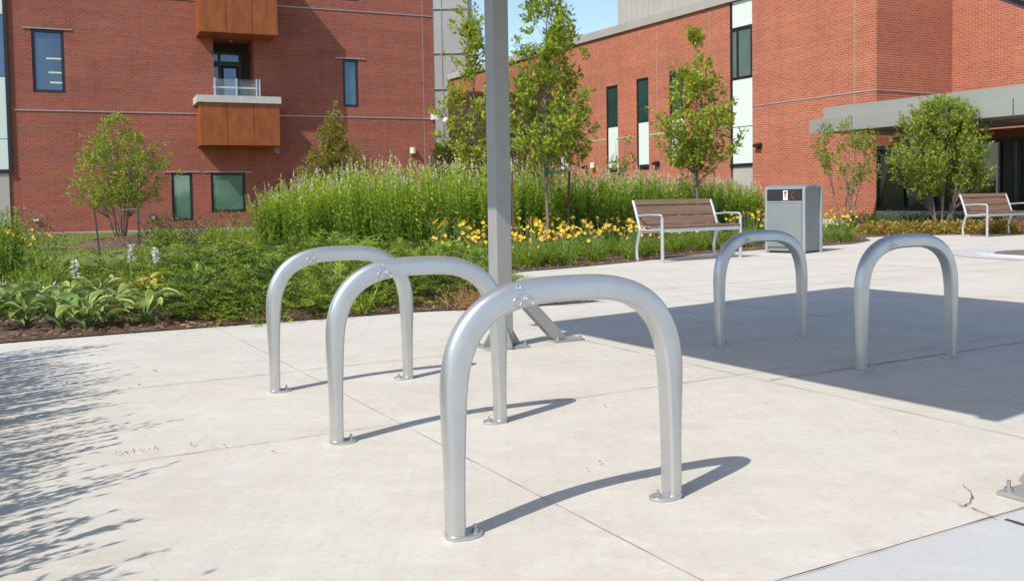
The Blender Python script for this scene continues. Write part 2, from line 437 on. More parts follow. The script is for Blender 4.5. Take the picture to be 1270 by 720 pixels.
plaza = [(-2.0, -6), (14, -6), (60, 10)] + [g2(1600, 290)] + [g2(1285, 290), g2(1285, 283), g2(900, 290), g2(600, 320)] + [(-3.0, 9.5), (-5.5, 8), (-5.5, -6)]
sheet('plaza', [(-5.5, -6), (60, -6), (60, 19), (26, 29), g2(1270, 283), g2(1000, 292), g2(600, 322), g2(-60, 400), (-5.5, 6.8)], .012, M['concrete'])
bk = [g2(1285, 279), g2(1100, 281), g2(940, 280), g2(700, 292), g2(430, 299), g2(330, 312), g2(300, 328), g2(240, 338), g2(120, 343), g2(30, 340), g2(-20, 334), g2(-140, 338), (-9, -3)]
sheet('planting_bed', bedA + bk, .022, M['mulch'])
mp = G(235, 301)
mound = [(mp.x + 3.1 * math.cos(t) * (1 + .1 * math.sin(3 * t)), mp.y + 2.6 * math.sin(t)) for t in np.linspace(0, 2 * math.pi, 30)[:-1]]
sheet('planting_bed', [p for p in mound], .015, M['mulch'])
mc = G(151, 305.5); b = MB(); rings = [(1.3, .005), (1.1, .06), (.8, .14), (.4, .2), (.05, .2)]; vs = []
for (r_, z_) in rings:
    for k in range(28):
        t = 2 * math.pi * k / 28; q_ = r_ * (1 + .12 * math.sin(3 * t + 1)); vs.append((mc.x + q_ * math.cos(t), mc.y + q_ * math.sin(t), z_ + random.uniform(0, .03) * (r_ < 1.2)))
b.add(vs, [(i * 28 + k, i * 28 + (k + 1) % 28, (i + 1) * 28 + (k + 1) % 28, (i + 1) * 28 + k) for i in range(4) for k in range(28)])
o = b.build('mulch_mound', M['mulch'], smooth=60); o['kind'] = 'structure'
# greyer slab at bottom right, beyond the joint
pC0, pC1 = G(968, 719), G(1240, 652)
dC = Vector((B2.x, B2.y, 0)); nC = Vector((B2.y, -B2.x, 0))
q = (pC0 + pC1) / 2
c0 = q - dC * 3.2; c1 = q + dC * 14
sheet('pavement', [tuple(c0[:2]), tuple(c1[:2]), tuple((c1 + nC * 8)[:2]), tuple((c0 + nC * 8)[:2])], .016, M['concrete_grey'])

jb = {'joint': MB(), 'joint_pale': MB(), 'joint_dark': MB()}
def joint(p, d, l0, l1, wdt, mat='joint', z=.0165, wob=.0):
    d = Vector((d.x, d.y, 0)).normalized(); n = Vector((-d.y, d.x, 0)); k = max(2, int((l1 - l0) / .12)); vs = []
    p = Vector((p.x, p.y, 0))
    for i in range(k + 1):
        t = l0 + (l1 - l0) * i / k
        ww = wdt * (1 + random.uniform(-.6, .6)); o = random.uniform(-1, 1) * wob
        vs += [p + d * t + n * (ww / 2 + o) + Vector((0, 0, z)), p + d * t + n * (-ww / 2 + o) + Vector((0, 0, z))]
    jb[mat].add(vs, [(2 * i, 2 * i + 1, 2 * i + 3, 2 * i + 2) for i in range(k)])
a3 = Vector((A2.x, A2.y, 0)); b3 = Vector((B2.x, B2.y, 0))
joint(G(496, 528), a3, -6, 4.0, .003, 'joint_pale', wob=.001)
joint(G(560, 519), b3, -3.0, 9, .0045, wob=.0015)
joint(G(940, 383.5), a3, -.9, 1.2, .009, wob=.001)
joint(G(1150, 520), a3, -3.5, 3.6, .005, 'joint_pale', wob=.001)
joint(G(1180, 440), b3, -1.6, 9, .009, wob=.001)
joint(q, b3, -3.2, 14, .006, 'joint_dark', z=.0205, wob=.0010)
joint(G(300, 470), b3, -1.0, 7, .006, 'joint_pale', wob=.001)
joint(G(800, 372), b3, -1, 9, .010, 'joint_pale', wob=.001)
joint(G(1000, 345), b3, -3, 9, .012, 'joint_pale', wob=.001)
joint(G(1100, 330), a3, -3, 3.5, .012, 'joint_pale', wob=.001)
# crack with a spalled patch near the second post
def crack(pts, wdt, mat='joint_dark'):
    prev = None
    P = [G(*p) for p in pts]
    for i in range(len(P) - 1):
        n = max(2, int((P[i + 1] - P[i]).length / .02))
        for j in range(n):
            a_ = P[i].lerp(P[i + 1], j / n); b_ = P[i].lerp(P[i + 1], (j + 1) / n)
            a_ = prev if prev is not None else a_
            b_ = b_ + Vector((random.uniform(-1, 1), random.uniform(-1, 1), 0)) * .004
            dd = (b_ - a_); nn = Vector((-dd.y, dd.x, 0)).normalized() * wdt * random.uniform(.2, 1) / 2
            z = Vector((0, 0, .0185)); jb[mat].add([a_ - nn + z, a_ + nn + z, b_ + nn + z, b_ - nn + z], [(0, 1, 2, 3)]); prev = b_
crack([(1194, 607), (1203, 614), (1205, 622), (1203, 629), (1196, 633), (1188, 634)], .007)
crack([(1205, 635), (1220, 642), (1238, 651)], .005)
crack([(1247, 650), (1268, 656), (1290, 664)], .022)
crack([(1150, 618), (1175, 624), (1192, 631)], .003, 'joint')
for k, b in jb.items():
    o = b.build('plaza_joints', M[k]); o['kind'] = 'structure'
# planter ring kerb at the right edge
pc = G(1345, 316); rad = (G(1232, 319) - pc).length
b = MB(); n = 72
for (r_0, r_1, z0, z1) in ((rad + .42, rad, .0165, .017),):
    for i in range(n):
        t0, t1 = 2 * math.pi * i / n, 2 * math.pi * (i + 1) / n
        q4 = [(pc.x + r_ * math.cos(t), pc.y + r_ * math.sin(t)) for (r_, t) in ((r_0, t0), (r_0, t1), (r_1, t1), (r_1, t0))]
        b.add([(p[0], p[1], .0175) for p in q4], [(0, 1, 2, 3)])
o = b.build('plaza', M['concrete_grey']); o['kind'] = 'structure'
b = MB()
for i in range(n):
    t0, t1 = 2 * math.pi * i / n, 2 * math.pi * (i + 1) / n
    for (r_0, r_1) in ((rad + .435, rad + .42),):
        b.add([(pc.x + r_ * math.cos(t), pc.y + r_ * math.sin(t), .018) for (r_, t) in ((r_0, t0), (r_0, t1), (r_1, t1), (r_1, t0))], [(0, 1, 2, 3)])
o = b.build('plaza_joints', M['joint']); o['kind'] = 'structure'
sheet('road', [(pc.x + (rad - .30) * math.cos(t), pc.y + (rad - .30) * math.sin(t)) for t in np.linspace(0, 2 * math.pi, 60)[:-1]], .020, M['ashphalt_paver'])
b = MB()
for i in range(n):   # sloped inner collar
    t0, t1 = 2 * math.pi * i / n, 2 * math.pi * (i + 1) / n
    b.add([(pc.x + (rad + 0) * math.cos(t0), pc.y + rad * math.sin(t0), .06), (pc.x + rad * math.cos(t1), pc.y + rad * math.sin(t1), .06),
           (pc.x + (rad - .3) * math.cos(t1), pc.y + (rad - .3) * math.sin(t1), .021), (pc.x + (rad - .3) * math.cos(t0), pc.y + (rad - .3) * math.sin(t0), .021)], [(0, 1, 2, 3)])
    b.add([(pc.x + rad * math.cos(t0), pc.y + rad * math.sin(t0), .06), (pc.x + rad * math.cos(t1), pc.y + rad * math.sin(t1), .06),
           (pc.x + (rad + .03) * math.cos(t1), pc.y + (rad + .03) * math.sin(t1), .018), (pc.x + (rad + .03) * math.cos(t0), pc.y + (rad + .03) * math.sin(t0), .018)], [(0, 1, 2, 3)])
o = b.build('kerb', M['concrete_grey']); o['kind'] = 'structure'

# ------------------------------------------------------------------ walls with openings
def wall(pl, s0, s1, z0, z1, holes, mb, depth=.2, depths=None):
    ss = sorted({s0, s1, *[h[0] for h in holes], *[h[1] for h in holes]}); zs = sorted({z0, z1, *[h[2] for h in holes], *[h[3] for h in holes]})
    ss = [s for s in ss if s0 <= s <= s1]; zs = [z for z in zs if z0 <= z <= z1]
    for i in range(len(ss) - 1):
        for j in range(len(zs) - 1):
            cs, cz = (ss[i] + ss[i + 1]) / 2, (zs[j] + zs[j + 1]) / 2
            if any(h[0] < cs < h[1] and h[2] < cz < h[3] for h in holes): continue
            mb.add([pl.P(ss[i], zs[j]), pl.P(ss[i + 1], zs[j]), pl.P(ss[i + 1], zs[j + 1]), pl.P(ss[i], zs[j + 1])], [(0, 1, 2, 3)])
    for k, h in enumerate(holes):
        d = -(depths[k] if depths else depth)
        a, b_, c, e_ = h
        for (p, q_) in (((a, c), (a, e_)), ((a, e_), (b_, e_)), ((b_, e_), (b_, c)), ((b_, c), (a, c))):
            mb.add([pl.P(*p), pl.P(*q_), pl.P(*q_, d), pl.P(*p, d)], [(0, 1, 2, 3)])
def window(parent, pl, h, glass, fr=.07, back=.12, splits=(), hsplits=(), fmat='frame_dark'):
    a, b_, c, e_ = h; a += .004; b_ -= .004; c += .004; e_ -= .004
    f = MB()
    f.pbox(pl, a, a + fr, c, e_, -back, -back + .07); f.pbox(pl, b_ - fr, b_, c, e_, -back, -back + .07)
    f.pbox(pl, a + fr, b_ - fr, c, c + fr, -back, -back + .07); f.pbox(pl, a + fr, b_ - fr, e_ - fr, e_, -back, -back + .07)
    for s in splits: f.pbox(pl, s - fr / 2, s + fr / 2, c + fr, e_ - fr, -back + .003, -back + .06)
    for z in hsplits: f.pbox(pl, a + fr, b_ - fr, z - fr / 2, z + fr / 2, -back + .006, -back + .055)
    w_ = f.build('window', M[fmat], parent)
    g = MB(); g.pbox(pl, a + fr * .5, b_ - fr * .5, c + fr * .5, e_ - fr * .5, -back + .01, -back + .03)
    g.build('pane', M[glass], w_)
    return w_

# ---- left brick building
PL = Plane(G(170, 287.2), 66, 1)
if PL.n.y > 0: PL.n = -PL.n
sc = PL.sz(540, 200)[0]; sl = PL.sz(-260, 200)[0]
HL = 15.5
bl = empty('brick_building', PL.P((sc + sl) / 2, 0)); inv = Matrix.Translation(-bl.location)
def rel(o, root):   # mesh data was built in world space
    o.data.transform(Matrix.Translation(-root.location)); return o
tag(bl, 'dark red brick building on the left with orange panelled balconies', 'building')
wins = [PL.rect(38, 35.5, 81.5, 115.5), PL.rect(424.5, 73, 445.5, 133), PL.rect(212, 214, 240.5, 273.5), PL.rect(261, 214, 305.5, 262.5), PL.rect(424, -58, 445, 2)]
niche = PL.rect(264, 46, 316, 121)
niche2 = PL.rect(262, -95, 316, -22)
b = MB(); wall(PL, sl, sc, -.2, HL, wins + [niche, niche2], b, depths=[.2] * 5 + [1.5, 1.5])
D = -14
b.add([PL.P(sc, -.2), PL.P(sc, HL), PL.P(sc, HL, D), PL.P(sc, -.2, D)], [(0, 1, 2, 3)])
b.add([PL.P(sl, -.2), PL.P(sl, HL), PL.P(sl, HL, D), PL.P(sl, -.2, D)], [(0, 1, 2, 3)])
b.add([PL.P(sl, -.2, D), PL.P(sc, -.2, D), PL.P(sc, HL, D), PL.P(sl, HL, D)], [(0, 1, 2, 3)])
rel(b.build('wall', M['brick_left'], bl, uv=True), bl)
b = MB(); b.pbox(PL, sl - .1, sc + .1, HL, HL + .3, D - .1, .1); rel(b.build('roof', M['parapet_metal'], bl), bl)
for i, (h, g) in enumerate(zip(wins, ['glass_blue', 'glass_blue', 'glass_teal', 'glass_teal', 'glass_blue'])):
    wv = window(bl, PL, h, g, fr=.11)
    for o in [wv] + kids(wv): rel(o, bl)
    l = MB(); l.pbox(PL, h[0] - .3, h[1] + .3, h[3] + .01, h[3] + .04, .0, .04); lo = l.build('lintel', M['string_metal'], wv); rel(lo, bl)
    if i == 0:      # ceiling lamps seen through the glass
        for (x0, x1, y) in ((57, 79, 72), (60, 79, 89.5), (62, 79, 102)):
            s0, z_ = PL.sz(x0, y); s1, _ = PL.sz(x1, y)
            l = MB(); l.pbox(PL, s0, s1, z_ - .03, z_ + .03, -.088, -.084); rel(l.build('ceiling_light', M['cream_plastic'], wv), bl)
for (x0, y0) in ((200, 140.2), (444, 14.5)):
    z_ = PL.sz(x0, y0)[1]
    b = MB(); b.pbox(PL, PL.sz(18, 140)[0], sc + .01, z_ - .015, z_ + .015, .002, .03); b.each('string_course', M['string_metal'], bl, bl)
b = MB(); b.pbox(PL, PL.sz(18, 280)[0], sc, -.05, .06, .002, .04); rel(b.build('plinth', M['panel_taupe'], bl), bl)
for x_ in (250, 526):
    b = MB(); s_ = PL.sz(x_, 150)[0]
    for (z0_, z1_) in ((.1, PL.sz(x_, 200)[1]), (PL.sz(x_, 200)[1] + .01, HL)) if x_ != 250 else ((PL.sz(x_, 200)[1] - 0, PL.sz(x_, 190)[1]),): b.pbox(PL, s_ - .012, s_ + .012, z0_, z1_, .001, .004)
    b.each('movement_joint', M['joint'], bl, bl)
# curtain-wall strip on the far left
s1 = PL.sz(11, 100)[0]; s0 = sl + .5
zt = lambda y: PL.sz(5, y)[1]
for (ya, yb, mt, nm) in ((-60, 18, 'panel_white', 'panel'), (96, 172, 'panel_white', 'panel'), (173, 210, 'panel_white', 'panel'), (19, 95, 'glass_blue', 'pane'), (215, 283, 'panel_taupe', 'door')):
    b = MB(); b.pbox(PL, s0, s1 - .12, zt(yb), zt(ya), .004, .06); rel(b.build(nm, M[mt], bl), bl)
b = MB(); b.pbox(PL, s1 - .118, s1, zt(214), zt(-60), .004, .10); b.pbox(PL, s0, s1, zt(214.5), zt(210.5), .062, .12)
b.each('panel_trim', M['frame_dark'], bl, bl)
# niche back wall with glazed door
for nn in (niche, niche2):
    b = MB(); b.pbox(PL, nn[0] + .003, nn[1] - .003, nn[2] + .003, nn[3] - .003, -1.6, -1.45); nb = rel(b.build('niche_wall', M['interior_dark'], bl), bl)
    wd = nn[1] - nn[0]; hh = nn[3] - nn[2]
    f = MB(); x0 = nn[0] + .04; x1 = nn[0] + wd * .80
    for (a_, b_) in ((x0, x0 + .1), (x0 + wd * .18, x0 + wd * .25), (x1 - .1, x1)): f.pbox(PL, a_, b_, nn[2] + .02, nn[3] - .5, -1.44, -1.36)
    f.pbox(PL, x0, x1, nn[2] + hh * .60, nn[2] + hh * .66, -1.439, -1.35)
    dr = rel(f.build('balcony_door', M['frame_dark'], bl), bl)
    f = MB(); f.pbox(PL, x0 + wd * .25 + .12, x1 - .22, nn[2] + .1, nn[2] + hh * .56, -1.437, -1.40); rel(f.build('pane', M['glass_blue'], dr), bl)
    f = MB(); f.pbox(PL, x0 + .1, x0 + wd * .18, nn[2] + .1, nn[2] + hh * .58, -1.437, -1.41); f.pbox(PL, x0, x1, nn[2] + hh * .68, nn[2] + hh * .84, -1.437, -1.41)
    rel(f.build('pane', M['glass_blue'], dr), bl)
    f = MB(); c_ = PL.P((nn[0] + nn[1]) / 2, nn[3] - .02, -.7); f.cyl(c_, .07, .03); rel(f.build('downlight', M['cream_plastic'], bl), bl)
# balcony boxes
PJ = 1.5
PB = PL.off(PJ)
def balcony(x0, y0, x1, y1, cap):
    a_, b_, c_, d_ = PB.rect(x0, y0, x1, y1)
    body = MB(); body.pbox(PB, a_ + .02, b_ - .02, c_ + .02, d_ - .02, -PJ + .002, -.03)
    bo = rel(body.build('balcony', M['orange_panel'], bl), bl)
    n_ = 3; wv = (b_ - a_) / n_
    for i in range(n_):
        p_ = MB(); p_.pbox(PB, a_ + i * wv + .012, a_ + (i + 1) * wv - .012, c_, d_, -.028, .0); rel(p_.build('panel', M['orange_panel'], bo), bl)
    p_ = MB(); p_.pbox(PB, a_ + .0, a_ + .018, c_, d_, -PJ + .004, -.03); rel(p_.build('panel', M['orange_panel'], bo), bl)
    if cap:
        zc = PB.sz(300, 119.2)[1]
        p_ = MB(); p_.pbox(PB, a_ - .12, b_ + .06, d_ + .003, zc, -PJ + .004, .08); rel(p_.build('cap', M['cap_stone'], bo), bl)
        PR = PL.off(.75); r_ = PR.rect(264, 97.5, 322, 119)
        g = MB(); g.pbox(PR, r_[0], r_[1], zc + .05, r_[3], -.008, .008); g.build('glass_panel', M['glass_rail'], bo); rel(kids(bo)[-1] if False else [k for k in kids(bo) if k.name.startswith('glass_panel')][0], bl)
        g = MB()
        for s in (r_[0] + .06, (r_[0] + r_[1]) / 2, r_[1] - .12, r_[1] - .0): g.pbox(PR, s - .025, s + .025, zc + .002, r_[3] + .03, .012, .07)
        g.pbox(PR, r_[0], r_[1], zc + (r_[3] - zc) * .52, zc + (r_[3] - zc) * .60, -.06, -.02)
        g.each('railing_post', M['bench_silver'], bo, bl)
balcony(248, 126.5, 348, 180.5, True)
balcony(244, -75, 345, 44, False)

# ---- grey tower and low link behind
ta = PD(541 - 12, 200, 66); tb = PD(583, 200, 66)
tw = empty('grey_tower', ((ta.x + tb.x) / 2, 66, 0)); tag(tw, 'tall grey metal clad tower behind the corner of the left brick building', 'building')
b = MB(); b.box(((ta.x + tb.x) / 2, 70, 14), (tb.x - ta.x, 8, 28)); rel(b.build('wall', M['panel_metal'], tw), tw)
b = MB()
for z_ in (11.4, 8.9, 14.5): b.box(((ta.x + tb.x) / 2, 65.96, z_), (tb.x - ta.x + .05, .1, .06))
for i in range(1, 3): b.box((ta.x + (tb.x - ta.x) * i / 5, 65.97, 14), (.04, .05, 27.9))
b.each('panel_trim', M['panel_metal'], tw, tw)
la = PD(541, 200, 51); lb = PD(604, 200, 51); lz = PD(560, 181, 51).z
lk = empty('link_building', ((la.x + lb.x) / 2, 51, 0)); tag(lk, 'low dark brick link with flat roof between the left building and the far wing', 'building')
b = MB(); b.box(((la.x + lb.x) / 2, 52.4, lz / 2 - .1), (lb.x - la.x, 2.6, lz - .2)); rel(b.build('wall', M['brick_left'], lk, uv=True), lk)
b = MB(); b.box(((la.x + lb.x) / 2, 52.2, lz), (lb.x - la.x + .3, 3.4, .3)); rel(b.build('roof', M['frame_dark'], lk), lk)

# ---- right brick building
PR1 = Plane(G(1000, 277), 150.5, 1)
if PR1.n.x > 0: PR1.n = -PR1.n
br = empty('brick_building', PR1.P(0, 0)); tag(br, 'bright orange red brick building on the right with entrance canopy and tall white panel windows', 'building')
sfar = PR1.sz(557, 200)[0]; sc = PR1.sz(1087, 110)[0]; sg = PR1.sz(1079, 220)[0]
ztop = PR1.sz(820, 27)[1]
strips = [(693, 704, 137, 187, 215), (751.5, 767, 108, 158, 214), (789, 805, 98.5, 152, 210.5), (830, 848, 89, 148, 206)]
holes = []
for (x0, x1, y0, ym, y1) in strips: holes.append(PR1.rect(x0, y0, x1, y1))
big = (PR1.sz(905.5, 100)[0], PR1.sz(933, 100)[0], PR1.sz(920, 230)[1] - .6, ztop - .02)
holes.append(big)
b = MB(); wall(PR1, sfar, sc, -.2, ztop, holes, b)
# step back along the other axis, then forward again
PB2 = Plane(PR1.P(sc, 0), 60.5, 1)
if PB2.n.y > 0: PB2.n = -PB2.n
s2 = PB2.sz(1181, 60)[0]
PR3 = Plane(PB2.P(s2, 0), 150.5, 1)
if PR3.n.x > 0: PR3.n = -PR3.n
zc_low = 2.9
ztall = ztop + 1.0
b.add([PB2.P(0, zc_low - .1), PB2.P(s2, zc_low - .1), PB2.P(s2, ztop + 3), PB2.P(0, ztop + 3)], [(0, 1, 2, 3)])
b.add([PR3.P(0, zc_low - .1), PR3.P(18, zc_low - .1), PR3.P(18, ztop + 3), PR3.P(0, ztop + 3)], [(0, 1, 2, 3)])
# far end and back
b.add([PR1.P(sfar, -.2), PR1.P(sfar, ztop), PR1.P(sfar, ztop, -20), PR1.P(sfar, -.2, -20)], [(0, 1, 2, 3)])
b.add([PR1.P(sfar, -.2, -20), PR1.P(sfar, ztop, -20), PR1.P(sc + 18, ztop, -20), PR1.P(sc + 18, -.2, -20)], [(0, 1, 2, 3)])
rel(b.build('wall', M['brick_right'], br, uv=True), br)
b = MB(); b.pbox(PR1, sfar - .05, sc + .02, ztop, ztop + .36, -20, .12); b.pbox(PR1, sc + .03, sc + 18, ztop + 2.9, ztop + 3.2, -20, -s2 - .05)
b.each('parapet', M['parapet_metal'], br, br)
for x_ in (752.5 - 10, 815, 880, 1060):
    s_ = PR1.sz(x_, 150)[0]; b = MB(); b.pbox(PR1, s_ - .012, s_ + .012, .2, ztop if x_ < 1000 else ztop, .001, .004); rel(b.build('movement_joint', M['joint'], br), br)
# penthouse
sp = PR1.off(-2.5).sz(766, 20)[0]
b = MB(); b.pbox(PR1, sp, sc - 4, ztop + .37, ztop + 6.5, -14, -2.5)
for i in range(30):
    b.pbox(PR1, sp + .3 + i * .45, sp + .33 + i * .45, ztop + .38, ztop + 6.4, -2.5, -2.46)
rel(b.build('penthouse', M['parapet_metal'], br), br)
zs_ = PR1.sz(805, 167.3)[1]
b = MB()
hs = sorted([(h[0], h[1]) for h in holes]); cur = sfar + .01
for (h0, h1) in hs[:4] + [hs[4]]:
    b.pbox(PR1, cur, h0 - .01, zs_ - .018, zs_ + .018, .002, .02); cur = h1 + .01
b.each('string_course', M['cap_stone'], br, br)
z2 = PR1.sz(1010, 121.8)[1]
b = MB(); b.pbox(PR1, big[1] + .02, sc + .02, z2 - .015, z2 + .015, .002, .025); b.pbox(PB2, 0.02, s2 - .02, z2 - .015, z2 + .015, .002, .025)
b.each('string_course', M['string_metal'], br, br)
b = MB(); b.pbox(PR1, sfar, sg, -.1, .16, .002, .03); rel(b.build('plinth', M['cap_stone'], br), br)
for (x0, x1, y0, ym, y1), h in zip(strips, holes):
    xm = (x0 + x1) / 2; zm = PR1.sz(xm, ym)[1]; zb = h[2] + .25
    w_ = window(br, PR1, (h[0], h[1], zm, h[3]), 'glass_green', fr=.07, back=.1)
    for o in [w_] + kids(w_): rel(o, br)
    b = MB(); b.pbox(PR1, h[0] + .12, h[1] - .005, zb, zm - .005, -.12, -.03); rel(b.build('panel', M['panel_white'], br), br)
    b = MB(); b.pbox(PR1, h[0] + .005, h[0] + .115, h[2] + .004, zm - .004, -.12, -.02); b.pbox(PR1, h[0] + .118, h[1] - .005, h[2] + .004, zb - .004, -.12, -.02)
    b.each('panel_trim', M['frame_dark'], br, br)
zz = lambda y: PR1.sz(920, y)[1]
w_ = window(br, PR1, (big[0], big[1], zz(98), zz(33)), 'glass_teal', fr=.1, back=.08, splits=[big[0] + (big[1] - big[0]) * .32])
for o in [w_] + kids(w_): rel(o, br)
for (ya, yb, mt) in ((-40, 32.5, 'panel_white'), (98.5, 156.6, 'panel_white'), (157.6, 202.5, 'panel_white'), (206.5, 240, 'panel_taupe')):
    b = MB(); b.pbox(PR1, big[0] + .13, big[1] - .02, zz(yb), min(zz(ya), big[3] - .01), -.1, -.02); rel(b.build('panel', M[mt], br), br)
b = MB(); b.pbox(PR1, big[0] + .004, big[0] + .125, zz(206), zz(98.6), -.1, .0); b.pbox(PR1, big[0] + .004, big[0] + .125, zz(32), big[3] - .01, -.1, .0); b.pbox(PR1, big[0] + .01, big[1] - .01, zz(206.3), zz(202.7), -.09, .05)
b.pbox(PR1, big[0] + .004, big[1] - .004, big[2], zz(240) - .01, -.1, -.03)
b.each('panel_trim', M['frame_dark'], br, br)
# entrance glazing
sr = sg + 14; zk = PR1.sz(1100, 261.5)[1]; zh = zc_low - .28
b = MB(); b.pbox(PR1, sg + .02, sr, 0, zk, -.5, -.02); rel(b.build('sill_wall', M['cap_stone'], br), br)
b = MB(); b.pbox(PR1, sg + .0, sr, zh, zc_low - .02, -.5, -.01); rel(b.build('header', M['header_red'], br), br)
b = MB(); ssplit = [PR1.sz(x, 220)[0] for x in (1118, 1155, 1200, 1238, 1262)]
b.pbox(PR1, sg + .002, sg + .26, zk, zh, -.3, -.03); b.pbox(PR1, sg + .26, sr, zk, zk + .12, -.3, -.04); b.pbox(PR1, sg + .26, sr, zh - .12, zh, -.3, -.04)
for s in ssplit: b.pbox(PR1, s - .05, s + .05, zk + .12, zh - .12, -.28, -.05)
s12 = PR1.sz(1243, 220)[0]; b.pbox(PR1, s12 - .02, s12 + .28, zk + .12, zh - .12, -.27, -.06)
b.each('entrance_frame', M['frame_dark'], br, br)
edges = [sg + .26] + ssplit + [sr]
for i in range(len(edges) - 1):
    g = MB(); g.pbox(PR1, edges[i] + .03, edges[i + 1] - .03, zk + .1, zh - .1, -.2, -.17)
    rel(g.build('pane', M['glass_clear_mirror' if i == 4 else 'glass_entry'], br), br)
b = MB(); b.pbox(PR1, PR1.sz(1236, 220)[0], PR1.sz(1238.3, 220)[0], zk + .12, zh - .12, -.05, .03); rel(b.build('downpipe', M['bench_silver'], br), br)
# canopy
PCN = PR1.off(4.0)
ca = PCN.sz(1003, 160)[0]; cz0 = zc_low
czm = PCN.sz(1003, 150)[1]; czt = PCN.off(-.3).sz(1011.5, 135)[1]
b = MB(); b.pbox(PCN, ca + .01, ca + 20, cz0 + .02, czm, -4 + .01, -.03)
cn = rel(b.build('canopy', M['canopy_soffit'], br), br)
b = MB(); sw = 1.62
b.pbox(PCN, ca + .012, ca + 19.3, cz0 + .003, czm + .01, -.0285, -.022); rel(b.build('joint_backing', M['frame_dark'], cn), br)
b = MB()
for i in range(12): b.pbox(PCN, ca + i * sw + .014, ca + (i + 1) * sw - .014, cz0, czm + .02, -.02, 0)
rel(b.build('fascia', M['canopy_metal'], cn), br)
b = MB(); b.pbox(PCN, ca + .3, ca + 20, czm + .022, czt, -4.0 + .02, -.3); rel(b.build('roof', M['canopy_metal'], cn), br)
b = MB()
for i in range(1, 10, 2): b.pbox(PCN, ca + i * sw - .01, ca + i * sw + .01, cz0 - .004, cz0 + .004, -3.9, -.05)
b.pbox(PCN, ca + .1, ca + 19, cz0 - .004, cz0 + .004, -1.3, -1.28)
b.each('soffit_seam', M['frame_dark'], cn, br)

# ------------------------------------------------------------------ small wall fittings
def fitting(name, label, cat, pl, px, py, fn, group=None):
    s, z = pl.sz(px, py); t = empty(name, pl.P(s, z, 0)); tag(t, label, cat, group); fn(t, pl); return t
def wedge(t, pl):
    b = MB(); u, n = pl.u, pl.n
    b.box(n * .12 + Vector((0, 0, .03)), (.32, .2, .12), u, Vector((0, 0, 1)) + n * .35); b.build('housing', M['frame_dark'], t, bevel=.01)
    b = MB(); b.box(n * .02, (.16, .035, .2), u); b.build('backplate', M['frame_dark'], t)
fitting('wall_lamp', 'black wedge wall lamp on the orange brick right of the tall white panels', 'wall lamp', PR1, 942, 181, wedge)
fitting('wall_lamp', 'black wedge wall lamp behind the tree with the upright trunk near the rubbish bin', 'wall lamp', PR1, 816, 203, wedge)
fitting('wall_lamp', 'small dark wall lamp low on the far orange wall left of the narrow windows', 'wall lamp', PR1, 728, 208, wedge)
def roundl(t, pl):
    b = MB(); b.cyl(pl.n * .12, .13, .26, 16, (0, 0, 1)); b.build('shade', M['cream_plastic'], t, smooth=40, bevel=.01)
    b = MB(); b.box(pl.n * .0 + Vector((0, 0, 0)), (.12, .06, .2), pl.u); b.build('backplate', M['frame_dark'], t)
fitting('wall_lamp', 'cream cylinder wall lamp low on the dark red brick near the building corner', 'wall lamp', PL, 511, 187, roundl)
fitting('wall_lamp', 'tiny cream lamp on the far orange wall between two narrow windows', 'wall lamp', PR1, 737.5, 205, roundl)
def dome(t, pl):
    b = MB(); b.cyl(pl.n * .06, .11, .12, 16, pl.n, .08); b.build('housing', M['bench_silver'], t, smooth=40)
    b = MB(); b.cyl(pl.n * .135, .055, .04, 12, pl.n); b.build('lens', M['black_rubber'], t)
fitting('security_camera', 'small round camera on the brick under the lower orange balcony', 'camera', PL, 343.5, 187, dome)
def cam2(t, pl):
    b = MB(); b.box(pl.n * .15, (.28, .3, .3), pl.u); b.build('junction_box', M['white_plastic'], t, bevel=.01)
    b = MB(); b.tube([pl.n * .2 + pl.u * .14, pl.n * .2 + pl.u * .42 + Vector((0, 0, .02)), pl.n * .2 + pl.u * .5 - Vector((0, 0, .08))], .045, 10); b.build('arm', M['white_plastic'], t, smooth=50)
    b = MB(); c_ = pl.n * .2 + pl.u * .5; b.tube([c_ + Vector((0, 0, z)) for z in (-.02, -.1, -.2, -.27, -.31)], [.06, .13, .14, .1, .03], 14); b.build('dome', M['white_plastic'], t, smooth=60)
fitting('security_camera', 'white dome camera on an arm at the corner of the dark red brick building', 'camera', PL, 538, 145, cam2)
def outlet(t, pl):
    b = MB(); b.box(pl.n * .05, (.2, .1, .1), pl.u); b.build('cover', M['bench_silver'], t, bevel=.01)
    b = MB(); b.box(pl.n * .105, (.14, .012, .05), pl.u); b.build('flap', M['white_plastic'], t)
fitting('wall_outlet', 'small grey metal wall box low on the dark brick above the lawn', 'wall box', PL, 45, 273, outlet)
def vent(t, pl):
    b = MB(); b.cyl(pl.n * .05, .13, .1, 14, pl.n); b.build('cowl', M['frame_dark'], t, smooth=40)
    b = MB(); b.cyl(pl.n * .105, .09, .012, 14, pl.n); b.build('grille', M['wire_grey'], t)
fitting('wall_vent', 'round dark vent low on the brick left of the narrow ground floor window', 'vent', PL, 190, 269.5, vent)
for (x, y, lb_) in ((947.5, 245, 'dark square wall outlet on the orange brick beside the rubbish bin'), (948, 261, 'pale square wall outlet on the orange brick under the dark one beside the bin')):
    fitting('wall_outlet', lb_, 'wall box', PR1, x, y, outlet)

